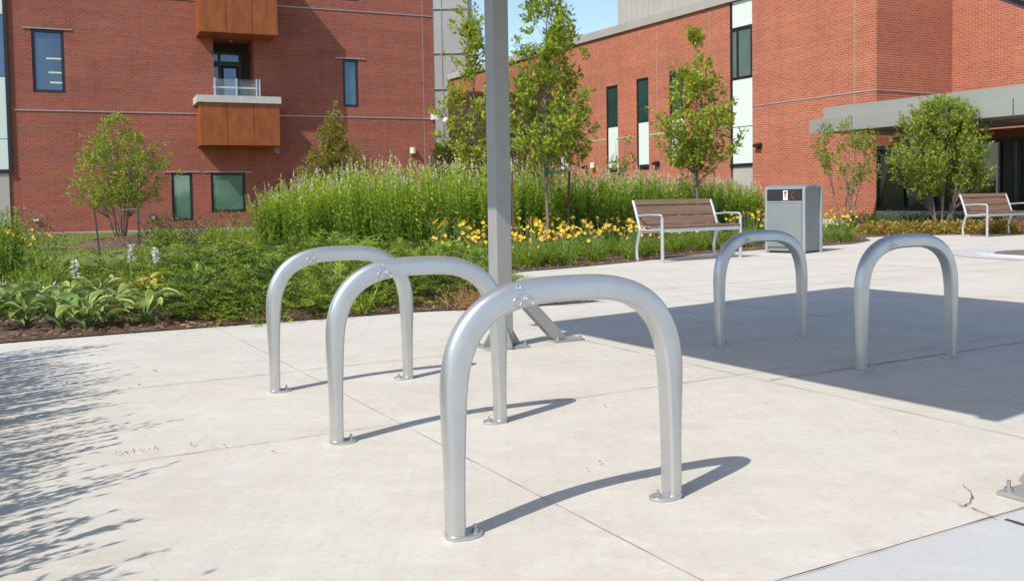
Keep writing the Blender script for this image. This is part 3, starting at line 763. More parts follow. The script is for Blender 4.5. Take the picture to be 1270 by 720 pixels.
# ------------------------------------------------------------------ bike racks
HW, HH, ZS = .40, .750, .37        # centre line half width, height, start of bend
SA, SB = .058, .0355                 # section thickness, half width
def rack_path():
    pts = []
    for z in np.linspace(0, ZS, 6)[:-1]: pts.append((-HW, z))
    q_ = []
    for t in np.linspace(0, math.pi / 2, 26):
        e_ = 2 / 2.95
        q_.append((-HW * math.cos(t) ** e_, ZS + (HH - ZS) * math.sin(t) ** e_))
    # resample evenly
    q_ = np.array(q_); d = np.r_[0, np.cumsum(np.hypot(*np.diff(q_, axis=0).T))]
    tt = np.linspace(0, d[-1], 26); q_ = np.stack([np.interp(tt, d, q_[:, 0]), np.interp(tt, d, q_[:, 1])], 1)
    pts += [tuple(p) for p in q_]
    full = pts + [(-p[0], p[1]) for p in pts[::-1][1:]]
    return np.array(full)
RP = rack_path()
def thick(i):
    z = RP[i, 1]; t = min(1, max(0, (z - .1) / .5)); return .052 + .030 * t * t * (3 - 2 * t)
def section(SA):
    s = [(-SB + .008, -.5 * SA), (-SB, -.5 * SA + .009)]
    for t in np.linspace(0, math.pi, 15):
        s.append((-SB * math.copysign(abs(math.cos(t)) ** .65, math.cos(t)), -.5 * SA + .02 + (SA - .02) * math.sin(t) ** .8))
    s += [(SB, -.5 * SA + .009), (SB - .008, -.5 * SA)]
    return s
SEC = section(.052)
def halfw(t, SA):   # out-of-plane half width at in-plane offset t from centre line (outward positive)
    k = (t + .5 * SA - .02) / (SA - .02)
    if k <= 0: return SB
    th_ = math.asin(min(1, k) ** 1.25); return SB * math.cos(th_) ** .65
def path_normals():
    T = np.gradient(RP, axis=0); T /= np.linalg.norm(T, axis=1, keepdims=True)
    return np.stack([-T[:, 1], T[:, 0]], 1)      # outward
RN = path_normals()
def surf_y(x, z):
    d = np.hypot(RP[:, 0] - x, RP[:, 1] - z); i = int(d.argmin())
    t = (x - RP[i, 0]) * RN[i, 0] + (z - RP[i, 1]) * RN[i, 1]
    return -halfw(t, thick(i))
def make_rack():
    root = empty('bike_rack')
    b = MB(); ns = len(SEC)
    vs = []
    for i_, (p, n) in enumerate(zip(RP, RN)):
        for (y, t) in section(thick(i_)): vs.append((p[0] + n[0] * t, y, p[1] + n[1] * t))
    m_ = len(RP)
    fs = [(i * ns + k, i * ns + (k + 1) % ns, (i + 1) * ns + (k + 1) % ns, (i + 1) * ns + k) for i in range(m_ - 1) for k in range(ns)]
    fs += [tuple(range(ns)), tuple((m_ - 1) * ns + k for k in range(ns))]
    b.add(vs, fs); hoop = b.build('hoop', M['rack_silver'], root, smooth=38)
    # embossed cyclist emblem
    e_ = MB(); ex, k = -.172, .0135; ez = RP[int(np.argmin(np.hypot(RP[:, 0] - ex, RP[:, 1] - .72))), 1] - .006
    def strip(pts, r=.0022):
        q_ = []
        for i in range(len(pts) - 1):
            for j in range(4):
                t = j / 4; q_.append((pts[i][0] * (1 - t) + pts[i + 1][0] * t, pts[i][1] * (1 - t) + pts[i + 1][1] * t))
        q_.append(pts[-1])
        e_.tube([(ex + x * k, surf_y(ex + x * k, ez + z * k) - .0004, ez + z * k) for (x, z) in q_], r, 6)
    for cx_ in (-1.55, 1.55):
        strip([(cx_ + 1.0 * math.cos(t), -.9 + 1.0 * math.sin(t)) for t in np.linspace(0, 2 * math.pi, 17)])
    strip([(.1, -1.4), (.1, -.2), (1.1, .5)], .0022)      # leg
    strip([(1.1, .4), (.3, 1.1), (-.35, 1.8)], .0028)     # back
    strip([(-.35, 1.7), (-.45, .95), (-1.5, .75)], .0022) # arm
    strip([(-.95 + .42 * math.cos(t), 2.35 + .42 * math.sin(t)) for t in np.linspace(0, 2 * math.pi, 11)], .0020)
    e_.build('cyclist_emblem', M['rack_silver'], hoop, smooth=60)
    for sx in (-1, 1):
        b = MB(); pl_ = []
        cx_ = sx * (HW - .030)
        for t in np.linspace(0, 2 * math.pi, 32)[:-1]: pl_.append((cx_ + .060 * math.cos(t), .041 * math.sin(t)))
        b.prism(pl_, .0, .011); fl = b.build('foot_plate', M['rack_silver'], root, bevel=.002)
        bx = sx * (HW - .064)
        b = MB(); b.cyl((bx, -.008, .017), .010, .011, 6); b.cyl((bx, -.008, .024), .005, .022, 10); b.cyl((bx, -.008, .0125), .014, .003, 14)
        b.build('bolt', M['bolt_steel'], fl)
        # weld bead round the leg
        b = MB(); wl = [(sx * HW + (t * sx), y, .0125) for (y, t) in SEC]
        b.tube([Vector((p[0], p[1] * 1.02, p[2])) for p in wl], .0035, 6); b.build('weld', M['rack_silver'], fl, smooth=60)
    return root
rack = make_rack()
spots = [((562, 671), (836, 620), 'nearest silver bike rack hoop, standing in full sun at the front centre'),
         ((418, 552), (621, 526.5), 'second silver bike rack hoop from the front, middle of the three in the sun'),
         ((342, 488.5), (506, 471.5), 'silver bike rack hoop in the sun closest to the juniper bed'),
         ((893, 430.5), (994, 418.5), 'silver bike rack hoop in the shade in front of the rubbish bin'),
         ((1068, 461), (1179, 444), 'rightmost silver bike rack hoop, standing in the shade')]
for i, (p0, p1, lb_) in enumerate(spots):
    o = rack if i == 0 else copy_tree(rack)
    a_, c_ = G(*p0), G(*p1); mid = (a_ + c_) / 2; d = c_ - a_
    ang = .5 * (math.atan2(d.y, d.x) + R(90 - 63)); o.scale = (1 + .7 * (d.length / .80 - 1), 1, 1)
    o.location = (mid.x, mid.y, .0125); o.rotation_euler = (0, 0, ang)
    tag(o, lb_, 'bike rack', 'bike racks on the concrete plaza')

# ------------------------------------------------------------------ shelter (post in view, roof above the frame)
sh = empty('bike_shelter', (0, 0, 0)); tag(sh, 'grey steel shelter post with diagonal foot brace, its flat roof overhead', 'shelter')
pp = Vector((-.085, 6.49, 0)); RH = 3.0
P1, P3 = Vector((-1.62, 5.52, RH)), Vector((.355, 2.15, RH))
off = Vector((math.sin(a) / math.tan(e), math.cos(a) / math.tan(e), 0)) * RH
S1, S2, S3 = G(663, 404), G(1046, 358), G(1221, 520)
P1, P2, P3 = [Vector((s.x, s.y, 0)) - off for s in (S1, S2, S3)]
P4 = P2 + P3 - P1 + (P2 - P1) * .5
P2b = P2
b = MB(); b.prism([P1, P2, P2 + P3 - P1, P3], RH, RH + .14); b.build('roof', M['post_grey'], sh)
uB = (P2 - P1).normalized(); uA = (P1 - P3).normalized()
def sq_tube(mb, p, z0, z1, s, c=.008):
    q_ = []
    h = s / 2
    for (sx, sy) in ((1, 1), (-1, 1), (-1, -1), (1, -1)):
        pts = [(h, h - c), (h - c * .3, h - c * .3), (h - c, h)]
        if sx * sy < 0: pts = pts[::-1]
        for (x, y) in pts: q_.append(p + b3 * (x * sx) + a3 * (y * sy))
    mb.prism(q_, z0, z1)
def post(p, bdir):
    b = MB(); sq_tube(b, p, .012, RH, .125); po = b.build('post', M['post_grey'], sh)
    b = MB(); b.box(p + Vector((0, 0, .020)), (.31, .27, .014), b3); pt = b.build('base_plate', M['post_grey'], sh, bevel=.002)
    for (sx, sy) in ((1, 1), (1, -1), (-1, 1), (-1, -1)):
        c_ = p + b3 * (.128 * sx) + a3 * (.108 * sy)
        b = MB(); b.cyl(c_ + Vector((0, 0, .034)), .014, .016, 6); b.cyl(c_ + Vector((0, 0, .045)), .007, .04, 8); b.build('bolt', M['bolt_steel'], pt)
    for dv in (b3, -b3, -a3, a3):
        sd_ = Vector((-dv.y, dv.x, 0)) * .005; q0 = p + dv * .0635; 
        tri = [(0, .028), (.085, .028), (.085, .038), (0, .17)]
        vs = [q0 + dv * x + Vector((0, 0, z)) + sd_ for (x, z) in tri] + [q0 + dv * x + Vector((0, 0, z)) - sd_ for (x, z) in tri]
        b = MB(); b.add(vs, [(0, 1, 2, 3), (7, 6, 5, 4), (0, 4, 5, 1), (1, 5, 6, 2), (2, 6, 7, 3), (3, 7, 4, 0)]); b.build('gusset', M['post_grey'], sh)
    ft = p + bdir * .50
    b = MB(); b.bar(p + bdir * .05 + Vector((0, 0, .47)), ft + Vector((0, 0, .028)) - bdir * .02, .075, .085); b.build('brace', M['post_grey'], sh, bevel=.005)
    b = MB(); b.box(ft + bdir * .03 + Vector((0, 0, .020)), (.25, .15, .014), bdir); fp = b.build('foot_plate', M['post_grey'], sh, bevel=.002)
    for s_ in (-.06, .13):
        c_ = ft + bdir * s_ + Vector((-bdir.y, bdir.x, 0)) * -.045
        b = MB(); b.cyl(c_ + Vector((0, 0, .036)), .014, .018, 6); b.cyl(c_ + Vector((0, 0, .048)), .007, .03, 8); b.build('bolt', M['bolt_steel'], fp)
post(pp, b3)
post(G(1250, 627) + Vector((.205, .04, 0)), b3)
# beams under the roof
b = MB(); b.bar(P1 + Vector((0, 0, RH - .08)) + uB * .1, P2 + Vector((0, 0, RH - .08)) - uB * .1, .1, .14); b.bar(P3 + Vector((0, 0, RH - .08)) + uB * .1, P3 + uB * 4 + Vector((0, 0, RH - .08)), .1, .14)
b.each('beam', M['post_grey'], sh)
# corner of the neighbouring shelter roof at the top right
Q1, Q2 = PD(1233, -4, 9.4), PD(1400, 53, 12.8)
Q2.z = Q1.z
dq = (Q2 - Q1).normalized(); nq = Vector((dq.y, -dq.x, 0))
s2r = empty('bike_shelter', Q1 + nq * 1.5); s2r.location.z = 0; tag(s2r, 'grey flat roof edge of a second shelter in the top right corner', 'shelter')
b = MB(); z1 = Q1.z
pl_ = [Q1, Q2, Q2 + nq * 3, Q1 + nq * 3]
b.prism([p - s2r.location for p in pl_], z1 + .05, z1 + .18); b.build('roof', M['canopy_soffit'], s2r)
b = MB(); b.bar(Q1 - s2r.location + Vector((0, 0, .02)), Q2 - s2r.location + Vector((0, 0, .02)), .05, .05); b.build('edge_trim', M['frame_dark'], s2r)
for k_ in (.3, 3.9):
    b = MB(); p_ = Q1 + dq * k_ * 1.0 + nq * 2.6 - s2r.location
    b.box(Vector((p_.x, p_.y, z1 / 2 + .02)), (.12, .12, z1 + .05), dq); b.build('post', M['post_grey'], s2r)

# ------------------------------------------------------------------ benches
def make_bench():
    root = empty('bench')
    Wd = 1.78; 
    for sx in (0, 1):
        x = sx * Wd
        b = MB()
        def flat(pts, wdt=.035, th=.055):
            for i in range(len(pts) - 1): b.bar((x, pts[i][0], pts[i][1]), (x, pts[i + 1][0], pts[i + 1][1]), wdt, th, (1, 0, 0) if False else (0, .01, 1))
        # rear leg, curved: y=0 at the back, y=-.6 at the front
        leg = [(-.02, 0), (0, .12), (.0, .22), (-.03, .34), (-.09, .50)]
        b.tube([(x, p[0], p[1]) for p in leg], [.028, .026, .026, .027, .03], 8)
        b.tube([(x, -.09, .50), (x, -.04, .66), (x, .03, .86), (x, .08, .98)], [.03, .03, .028, .026], 8)
        b.tube([(x, -.60, 0), (x, -.60, .56), (x, -.60, .715)], [.030, .028, .024], 8)
        b.starts = b.starts[:]; b.each('end_leg', M['bench_silver'], root, smooth=45)
        b = MB(); b.tube([(x, -.02, .73), (x, -.3, .75), (x, -.57, .745), (x, -.60, .725)], [.018, .018, .02, .02], 8); b.build('armrest', M['bench_silver'], root, smooth=45)
        b = MB(); b.tube([(x, -.09, .50), (x, -.35, .50), (x, -.60, .52)], .022, 8); b.build('seat_support', M['bench_silver'], root, smooth=45)
    b = MB(); b.bar((0, -.60, .505), (Wd, -.60, .505), .035, .06); b.bar((0, -.11, .47), (Wd, -.11, .47), .03, .04); b.each('seat_rail', M['bench_silver'], root, bevel=.004)
    for i in range(5):
        b = MB(); y = -.16 - i * .105; z = .525 + .012 * abs(i - 2) ; b.box((Wd / 2, y, z + .014), (Wd - .07, .095, .03)); b.build('seat_slat', M['bench_wood'], root, bevel=.005)
    bz = [(.65, .145), (.81, .165), (.95, .09)]
    for (z, h) in bz:
        y = -.055 + (z - .62) * .36
        b = MB(); b.box((Wd / 2, y, z), (Wd - .06, .028, h), (1, 0, 0), (0, .33, 1)); b.build('back_slat', M['bench_wood'], root, bevel=.005)
    return root
bench = make_bench()
def place_bench(o, px0, px1, label):
    a_, c_ = G(*px0), G(*px1); d = c_ - a_
    o.location = (a_.x, a_.y, .012); o.rotation_euler = (0, 0, math.atan2(d.y, d.x)); sc_ = d.length / 1.78
    tag(o, label, 'bench', 'benches at the planting bed'); return sc_
place_bench(bench, (790, 324.5), (886, 318), 'brown slatted bench with silver frame in front of the yellow flowers, left of the bin')
b2 = copy_tree(bench)
place_bench(b2, (1194, 294), (1252, 290.8), 'brown slatted bench with silver frame at the right edge in front of the entrance')
for o in (bench, b2): o.scale = (1, 1, 1)

# ------------------------------------------------------------------ rubbish bin
L_, C_, R_ = G(955, 313), G(998, 315.5), G(1022.5, 312.7)
ang = math.atan2((R_ - C_).y, (R_ - C_).x)
tc_ = empty('rubbish_bin', (C_.x, C_.y, .012), ang)      # x along the right face, y along the front-left face (away)
tag(tc_, 'grey metal rubbish bin with arched top and black opening beside the left bench', 'rubbish bin')
WX, WY, HB = .68, .76, 1.20
b = MB()
prof = [(0.0, .04), (WX, .04), (WX, HB - .05)] + [(WX / 2 + WX / 2 * math.cos(t), HB - .05 + .065 * math.sin(t)) for t in np.linspace(0, math.pi, 13)[1:-1]] + [(0, HB - .05)]
def extr(mb, prof, y0, y1):
    n_ = len(prof); mb.add([(p[0], y0, p[1]) for p in prof] + [(p[0], y1, p[1]) for p in prof], [tuple(range(n_)), tuple(range(2 * n_ - 1, n_ - 1, -1))] + [(i, n_ + i, n_ + (i + 1) % n_, (i + 1) % n_) for i in range(n_)])
ins = [(WX / 2 + (x - WX / 2) * .95, z * .985) for (x, z) in prof]
extr(b, ins, .03, WY - .03); b.build('body', M['can_grey'], tc_, smooth=40)
# corner posts
for (x, y, nm) in ((.02, .02, 0), (WX - .02, .02, 0), (.02, WY - .02, 0), (WX - .02, WY - .02, 0)):
    b = MB(); b.box((x, y, (HB - .05) / 2), (.055, .055, HB - .05)); b.build('corner_post', M['can_light'], tc_, bevel=.012)
for y in (.0, WY - .045):
    b = MB(); o_ = prof[2:]; n_ = len(o_)
    inn = [(WX / 2 + (x - WX / 2) * .88, z - .035) for (x, z) in o_]
    vs = [(p[0], y, p[1]) for p in o_] + [(p[0], y, p[1]) for p in inn] + [(p[0], y + .045, p[1]) for p in o_] + [(p[0], y + .045, p[1]) for p in inn]
    fs = []
    for i in range(n_ - 1): fs += [(i, i + 1, n_ + i + 1, n_ + i), (2 * n_ + i, 3 * n_ + i, 3 * n_ + i + 1, 2 * n_ + i + 1), (i, 2 * n_ + i, 2 * n_ + i + 1, i + 1), (n_ + i, n_ + i + 1, 3 * n_ + i + 1, 3 * n_ + i)]
    b.add(vs, fs); b.build('arch_trim', M['can_light'], tc_, smooth=40)
b = MB(); b.add([(x, y, z + .002) for y in (.045, WY - .045) for (x, z) in prof[3:]], [(i, i + 1, len(prof[3:]) + i + 1, len(prof[3:]) + i) for i in range(len(prof[3:]) - 1)]); b.build('lid', M['can_grey'], tc_, smooth=60)
b = MB(); b.box((-.001, WY / 2, HB - .17), (.045, WY - .10, .20)); op = b.build('opening', M['black_rubber'], tc_)
b = MB(); b.box((-.0, WY / 2, HB - .285), (.05, WY - .09, .022)); b.box((-.0, WY / 2, HB - .052), (.05, WY - .09, .018)); b.each('opening_trim', M['can_light'], tc_)
b = MB(); b.box((-.027, WY * .46, HB - .17), (.006, .085, .17)); sg_ = b.build('label', M['white_plastic'], op)
b = MB(); b.box((-.0315, WY * .46, HB - .125), (.002, .05, .05)); b.box((-.0315, WY * .46, HB - .18), (.002, .03, .04)); b.build('printed_mark', M['red_print'], op)
b = MB(); b.tube([(-.026, WY * .23 + .06 * math.cos(t), HB - .17 + .065 * math.sin(t)) for t in np.linspace(-1.6, 1.6, 12)], .006, 6); b.build('printed_ring', M['red_print'], op)
b = MB(); b.box((-.001, WY / 2, .58), (.03, WY - .10, .93)); b.build('door', M['can_grey'], tc_, bevel=.006)
for (x, y) in ((.05, .05), (WX - .05, .05), (.05, WY - .05), (WX - .05, WY - .05)):
    pass
b = MB(); b.box((WX / 2, WY / 2, .02), (WX - .1, WY - .1, .04)); b.build('base', M['frame_dark'], tc_)

# ------------------------------------------------------------------ trees
def make_tree(name, label, cat, base, H, prof, leafmat_, nt_=160, lpt=30, ls=.09, stems=1, r0=.045, spread=.35, clear=.3, seed=1, group=None, lean=(0, 0), gap=.42, cl=.2, droop=0., aspect=.5, stemfan=1.0, tb=0.):
    """prof: list of (height fraction, radius m) for the crown envelope"""
    global rng
    rs = np.random.default_rng(seed); random.seed(seed)
    root = empty(name, (base.x, base.y, .0)); tag(root, label, cat, group)
    zf = [p[0] for p in prof]; rf = [p[1] for p in prof]
    zs = np.linspace(zf[0], zf[-1], 200); rr = np.interp(zs, zf, rf); pz = rr ** 1.3 + .02; pz /= pz.sum()
    # stems
    stem_list = []
    for s in range(stems):
        ang_ = 2 * math.pi * s / stems + rs.uniform(-.4, .4); sp_ = spread * rs.uniform(.5, 1.1) * (0 if stems == 1 else 1)
        top = H * (.97 if stems == 1 else rs.uniform(.72, .95)); pts = []
        for k in range(9):
            t = k / 8; rad_ = sp_ * (t ** .75) * stemfan
            pts.append(Vector((math.cos(ang_) * (rad_ + .04 * (stems > 1)) + lean[0] * t * H + rs.normal(0, .012 * H * .3) * (t > 0), math.sin(ang_) * (rad_ + .04 * (stems > 1)) + lean[1] * t * H + rs.normal(0, .012 * H * .3) * (t > 0), top * t)))
        stem_list.append(pts)
    tb_ = MB()
    for pts in stem_list:
        r_ = [r0 * (1 - .85 * (k / 8)) for k in range(9)]; tb_.tube(pts, r_, 8)
    LP, LD, LS, LT = [], [], [], []
    nx = seed * 7.3; count = 0; tries = 0
    while count < nt_ and tries < nt_ * 12:
        tries += 1
        h = rs.choice(zs, p=pz); Rm = np.interp(h, zf, rf); th = rs.uniform(0, 2 * math.pi)
        lob = 1 + .62 * noise.noise(Vector((math.cos(th) * 1.7 + nx, math.sin(th) * 1.7, h * 6)))
        rr_ = Rm * (rs.random() ** .5) * lob * rs.uniform(.85, 1.15)
        tip = Vector((math.cos(th) * rr_ + lean[0] * h * H, math.sin(th) * rr_ + lean[1] * h * H, h * H))
        if noise.noise(tip * 2.1 + Vector((nx, 3, 1))) < gap - .5 and rs.random() < .93: continue
        count += 1
        # nearest stem
        best = min(stem_list, key=lambda q_: min((p - tip).length for p in q_))
        zstart = max(H * clear * .6, tip.z - (.25 + .75 * rr_) * rs.uniform(.5, 1.0))
        tz = best[-1].z; t = min(.98, zstart / tz) * 8; i = int(min(7, t)); st = best[i].lerp(best[i + 1], t - i)
        mid_ = st.lerp(tip, .5) + Vector((0, 0, -.06 * (tip - st).length)) + Vector(rs.normal(0, .03, 3))
        mid_.z -= droop * .2
        rb = max(.004, r0 * .22 * (tip - st).length / max(H * .3, .1))
        rb = min(rb, r0 * .5); q_ = []
        for k in range(6):
            t = k / 5; q_.append(st * (1 - t) ** 2 + mid_ * (2 * t * (1 - t)) + tip * t * t)
        tb_.tube(q_, [rb * (1 - .75 * k / 5) for k in range(6)], 5, cap=False)
        d = (tip - mid_).normalized()
        # side twigs
        for tw_ in range(3):
            t = rs.uniform(.45, 1); p = st * (1 - t) ** 2 + mid_ * (2 * t * (1 - t)) + tip * t * t
            dd = (d + Vector(rs.normal(0, .6, 3))).normalized(); ln = rs.uniform(.5, 1.1) * cl
            e2 = p + dd * ln; e2.z -= droop * ln
            tb_.tube([p, e2], [rb * .35 + .001, .0015], 4, cap=False)
            n_ = max(2, int(lpt / 3 * rs.uniform(.6, 1.4)))
            for _ in range(n_):
                u_ = rs.uniform(.15, 1.08); LP.append(p.lerp(e2, u_) + Vector(rs.normal(0, cl * .16, 3)))
                v = (dd + Vector(rs.normal(0, .8, 3)) + Vector((0, 0, -droop * .6))); LD.append(v)
                LS.append(rs.normal(0, 1, 3) * [1, 1, .35]); LT.append(np.clip(rs.normal(.48 + tb, .22) + .25 * noise.noise(p * 1.3), 0, 1))
    tr = tb_.build('trunk', M['bark'], root, smooth=60)
    L_ = ls * rs.uniform(.65, 1.25, len(LP))
    cloud('crown', np.array([tuple(p) for p in LP]), np.array([tuple(p) for p in LD]), np.array(LS), L_, L_ * aspect, M[leafmat_], root, tint=np.array(LT), fold=.15)
    return root

def at(px, depth):   # ground point on the line of sight of a pixel column at a depth
    d = ray(px, 250); t = depth / d.y; return Vector((d.x * t, depth, 0))
make_tree('serviceberry_tree', 'small multi stem tree on a mulch mound in front of the dark red brick wall', 'tree', G(152, 303.5), 3.45,
          [(.33, .7), (.42, 1.2), (.5, 1.25), (.65, 1.15), (.8, .95), (.9, .6), (1.0, .12)], 'leaf_elm', 290, 38, .074, stems=7, r0=.026, spread=.75, clear=.35, tb=.22, seed=3, gap=.52, cl=.20)
make_tree('maple_tree', 'broad cone shaped small tree behind the tall hedge left of centre', 'tree', at(417, 31), 4.4,
          [(.33, 1.05), (.5, 1.25), (.62, .95), (.75, .55), (.88, .25), (1.0, .06)], 'leaf_bronze', 330, 36, .09, stems=1, r0=.05, tb=.1, seed=5, gap=.25, cl=.24, droop=.3)
make_tree('oak_tree', 'tall narrow young oak with yellow green leaves left of the grey post', 'tree', at(589, 20), 5.9,
          [(.24, .6), (.34, .85), (.5, .85), (.62, .55), (.78, .38), (.9, .28), (1.0, .12)], 'leaf_oak', 150, 32, .12, r0=.04, tb=.22, seed=8, gap=.52, cl=.24, aspect=.42)
make_tree('oak_tree', 'young oak with staked slender trunk right of the grey post', 'tree', at(677, 17.6), 5.2,
          [(.33, .55), (.40, .95), (.5, .98), (.62, .88), (.72, .62), (.85, .55), (1.0, .25)], 'leaf_oak', 200, 38, .12, r0=.04, tb=.08, seed=12, gap=.54, cl=.24, aspect=.42, lean=(.012, 0))
make_tree('oak_tree', 'round leafy young oak in front of the orange wall above the bench', 'tree', at(866, 22.5), 5.0,
          [(.36, .55), (.45, 1.05), (.6, 1.1), (.72, .8), (.82, .5), (1.0, .14)], 'leaf_oak', 215, 36, .12, r0=.04, tb=.2, seed=21, gap=.52, cl=.24, aspect=.42, lean=(-.008, 0))
make_tree('young_tree', 'sparse pale sapling rising over the hedge in front of the narrow far windows', 'tree', at(768, 25), 3.05,
          [(.35, .3), (.6, .62), (.8, .5), (1.0, .1)], 'leaf_elm', 34, 14, .11, stems=3, r0=.018, spread=.3, seed=25, gap=.6, cl=.22)
make_tree('young_tree', 'small dark green tree at the corner of the dark red brick building', 'tree', at(548, 27), 3.0,
          [(.35, .6), (.6, .55), (.8, .3), (1.0, .1)], 'leaf_dark', 75, 24, .10, stems=2, r0=.02, spread=.2, seed=29, gap=.45, cl=.2)
make_tree('young_tree', 'dark bushy small tree behind the hedge just right of the grey post', 'tree', at(652, 27), 3.1,
          [(.3, .7), (.6, .75), (.8, .4), (1.0, .1)], 'leaf_bronze', 75, 24, .10, stems=2, r0=.02, spread=.2, seed=31, gap=.45, cl=.2)
make_tree('serviceberry_tree', 'thin airy multi stem tree in front of the brick left of the entrance glass', 'tree', at(1050, 26.5), 3.25,
          [(.32, .35), (.5, .75), (.62, .95), (.75, .98), (.88, .75), (1.0, .2)], 'leaf_elm', 105, 34, .075, stems=6, r0=.02, spread=.7, clear=.45, tb=.16, seed=41, gap=.6, cl=.2)
make_tree('serviceberry_tree', 'dense multi stem tree in front of the dark entrance glass beside the right bench', 'tree', at(1168, 24.4), 3.55,
          [(.33, .7), (.42, 1.1), (.58, 1.22), (.75, 1.12), (.88, .95), (.95, .6), (1.0, .1)], 'leaf_elm', 560, 44, .078, stems=9, r0=.032, spread=.95, clear=.25, tb=.16, seed=45, gap=.42, cl=.22)

# stakes and tree tie
def stake(px, py0, pyb, mat, label, r=.015, lean_=0.0):
    g = G(px, pyb); d = g.y; top = PD(px + lean_, py0, d).z
    t = empty('tree_stake', (g.x, g.y, 0)); tag(t, label, 'stake')
    b = MB(); b.box((0, 0, top / 2), (r * 2.6, r * 1.4, top), (1, .2, 0)); b.box((0, r * .9, top / 2), (r * .8, r * 1.5, top), (1, .2, 0)); b.build('shaft', M[mat], t)
    b = MB(); b.cyl((0, 0, top + .01), r * 1.3, .02, 8); b.build('tip', M[mat], t)
    t.rotation_euler = (0, lean_ * .006, 0); return t
stake(637, 214, 318, 'stake_brown', 'rusty stake rising from the hedge immediately right of the grey post')
stake(704, 213, 311, 'stake_brown', 'rusty stake leaning to the right of the slender oak trunk', lean_=6)
stake(124, 259, 317, 'stake_dark', 'dark metal stake leaning left of the multi stem lawn tree', .012, -14)
stake(173, 258, 313, 'stake_dark', 'dark upright metal stake right of the multi stem lawn tree', .012)
b = MB(); p_ = PD(679.5, 214, 17.55); b.cyl(p_, .07, .05, 12, (0, 0, 1)); b.box(p_ + Vector((.12, -.02, 0)), (.2, .03, .05), (1, 0, 0)); o = b.build('tree_tie', M['green_tie']); tag(o, 'green strap tied round the slender oak trunk right of the grey post', 'tree tie')
g_ = G(148, 305); b = MB(); pa = PD(119, 261, 21.8); pb = PD(173, 259, 21.8); b.tube([pa, PD(148, 260, g_.y), pb], .008, 5); o = b.build('guy_wire', M['wire_grey']); tag(o, 'thin wire strung between the two dark stakes of the lawn tree', 'wire')

def flag(px, py, mat, label):
    g = G(px, py); t = empty('marker_flag', (g.x, g.y, 0)); tag(t, label, 'flag')
    b = MB(); b.tube([(0, 0, 0), (0.0, 0, .20)], .003, 5); b.build('wire', M['wire_grey'], t)
    b = MB(); b.add([(0.0, 0, .20), (.0, 0, .11), (.03, .01, .05), (.085, .03, .03), (.08, .03, .09), (.05, .02, .17)], [(0, 1, 2, 3, 4, 5)]); o_ = b.build('cloth', M[mat], t)
    m_ = o_.modifiers.new('thick', 'SOLIDIFY'); m_.thickness = .004
flag(259, 318, 'orange_flag', 'small orange marker flag in the grass behind the junipers')
flag(268, 318, 'white_flag', 'small white marker flag beside the orange one behind the junipers')

# ------------------------------------------------------------------ planting helpers
def inside(poly, x, y):
    x = np.asarray(x); y = np.asarray(y); c = np.zeros(x.shape, bool); n_ = len(poly); j = n_ - 1
    for i in range(n_):
        xi, yi = poly[i]; xj, yj = poly[j]
        m_ = ((yi > y) != (yj > y)) & (x < (xj - xi) * (y - yi) / (yj - yi + 1e-12) + xi); c ^= m_; j = i
    return c
def sample(poly, n_, weight=None):
    xs = [p[0] for p in poly]; ys = [p[1] for p in poly]; out = np.zeros((0, 2))
    while len(out) < n_:
        x = rng.uniform(min(xs), max(xs), n_ * 3); y = rng.uniform(min(ys), max(ys), n_ * 3); k = inside(poly, x, y)
        if weight is not None: k &= rng.random(len(x)) < weight(x, y)
        out = np.vstack([out, np.stack([x, y], 1)[k]])
    return out[:n_]
def perp(D):
    r_ = rng.normal(0, 1, D.shape); return r_

# tall perennial hedge
def tall_mass(pts, hfun, nl=46, spike=.55, ls=.085, elr=(.45, 1.2), tfun=None, leans=None):
    P, Dd, S, Ln, W_, T = [], [], [], [], [], []; SP, SD, SS, SL, SW = [], [], [], [], []
    for ip, (x, y) in enumerate(pts):
        h = hfun(x, y) * rng.uniform(.74, 1.10); lx, ly = rng.normal(0, .045, 2) * h + (leans[ip] if leans is not None else 0); tb0 = tfun(x, y) if tfun else 0
        t = rng.uniform(.02, 1, nl) ** .8; n_ = nl
        base = np.stack([x + lx * t, y + ly * t, h * t], 1)
        a_ = rng.uniform(0, 2 * np.pi, n_); el = rng.uniform(elr[0], elr[1], n_)
        d = np.stack([np.cos(a_) * np.cos(el), np.sin(a_) * np.cos(el), np.sin(el)], 1)
        ll = ls * (1.15 - .55 * t) * rng.uniform(.7, 1.3, n_)
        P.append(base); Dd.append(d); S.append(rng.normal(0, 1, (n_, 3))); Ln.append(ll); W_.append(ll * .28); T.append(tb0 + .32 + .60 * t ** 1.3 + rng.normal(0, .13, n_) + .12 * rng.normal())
        # stalk
        P.append(np.array([[x, y, 0]])); Dd.append(np.array([[lx, ly, h]])); S.append(rng.normal(0, 1, (1, 3))); Ln.append(np.array([h])); W_.append(np.array([.012])); T.append(np.array([.35]))
        if rng.random() < spike:
            k = 14; hh = rng.uniform(.10, .22); tt = rng.uniform(0, 1, k)
            top = np.array([x + lx, y + ly, h - .03]); bend = rng.normal(0, .02, 2)
            SP.append(top + np.stack([bend[0] * tt, bend[1] * tt, hh * tt], 1)); a_ = rng.uniform(0, 2 * np.pi, k)
            SD.append(np.stack([np.cos(a_) * .5, np.sin(a_) * .5, np.ones(k)], 1)); SS.append(rng.normal(0, 1, (k, 3))); SL.append(.04 * (1.2 - .6 * tt)); SW.append(.021 * np.ones(k))
    return [np.concatenate(k) for k in (P, Dd, S, Ln, W_, T)], [np.concatenate(k) for k in (SP, SD, SS, SL, SW)] if SP else None
hf = [G(312, 310), G(400, 315), G(500, 318), G(600, 317), G(700, 310), G(800, 301), G(900, 291), G(940, 286)]
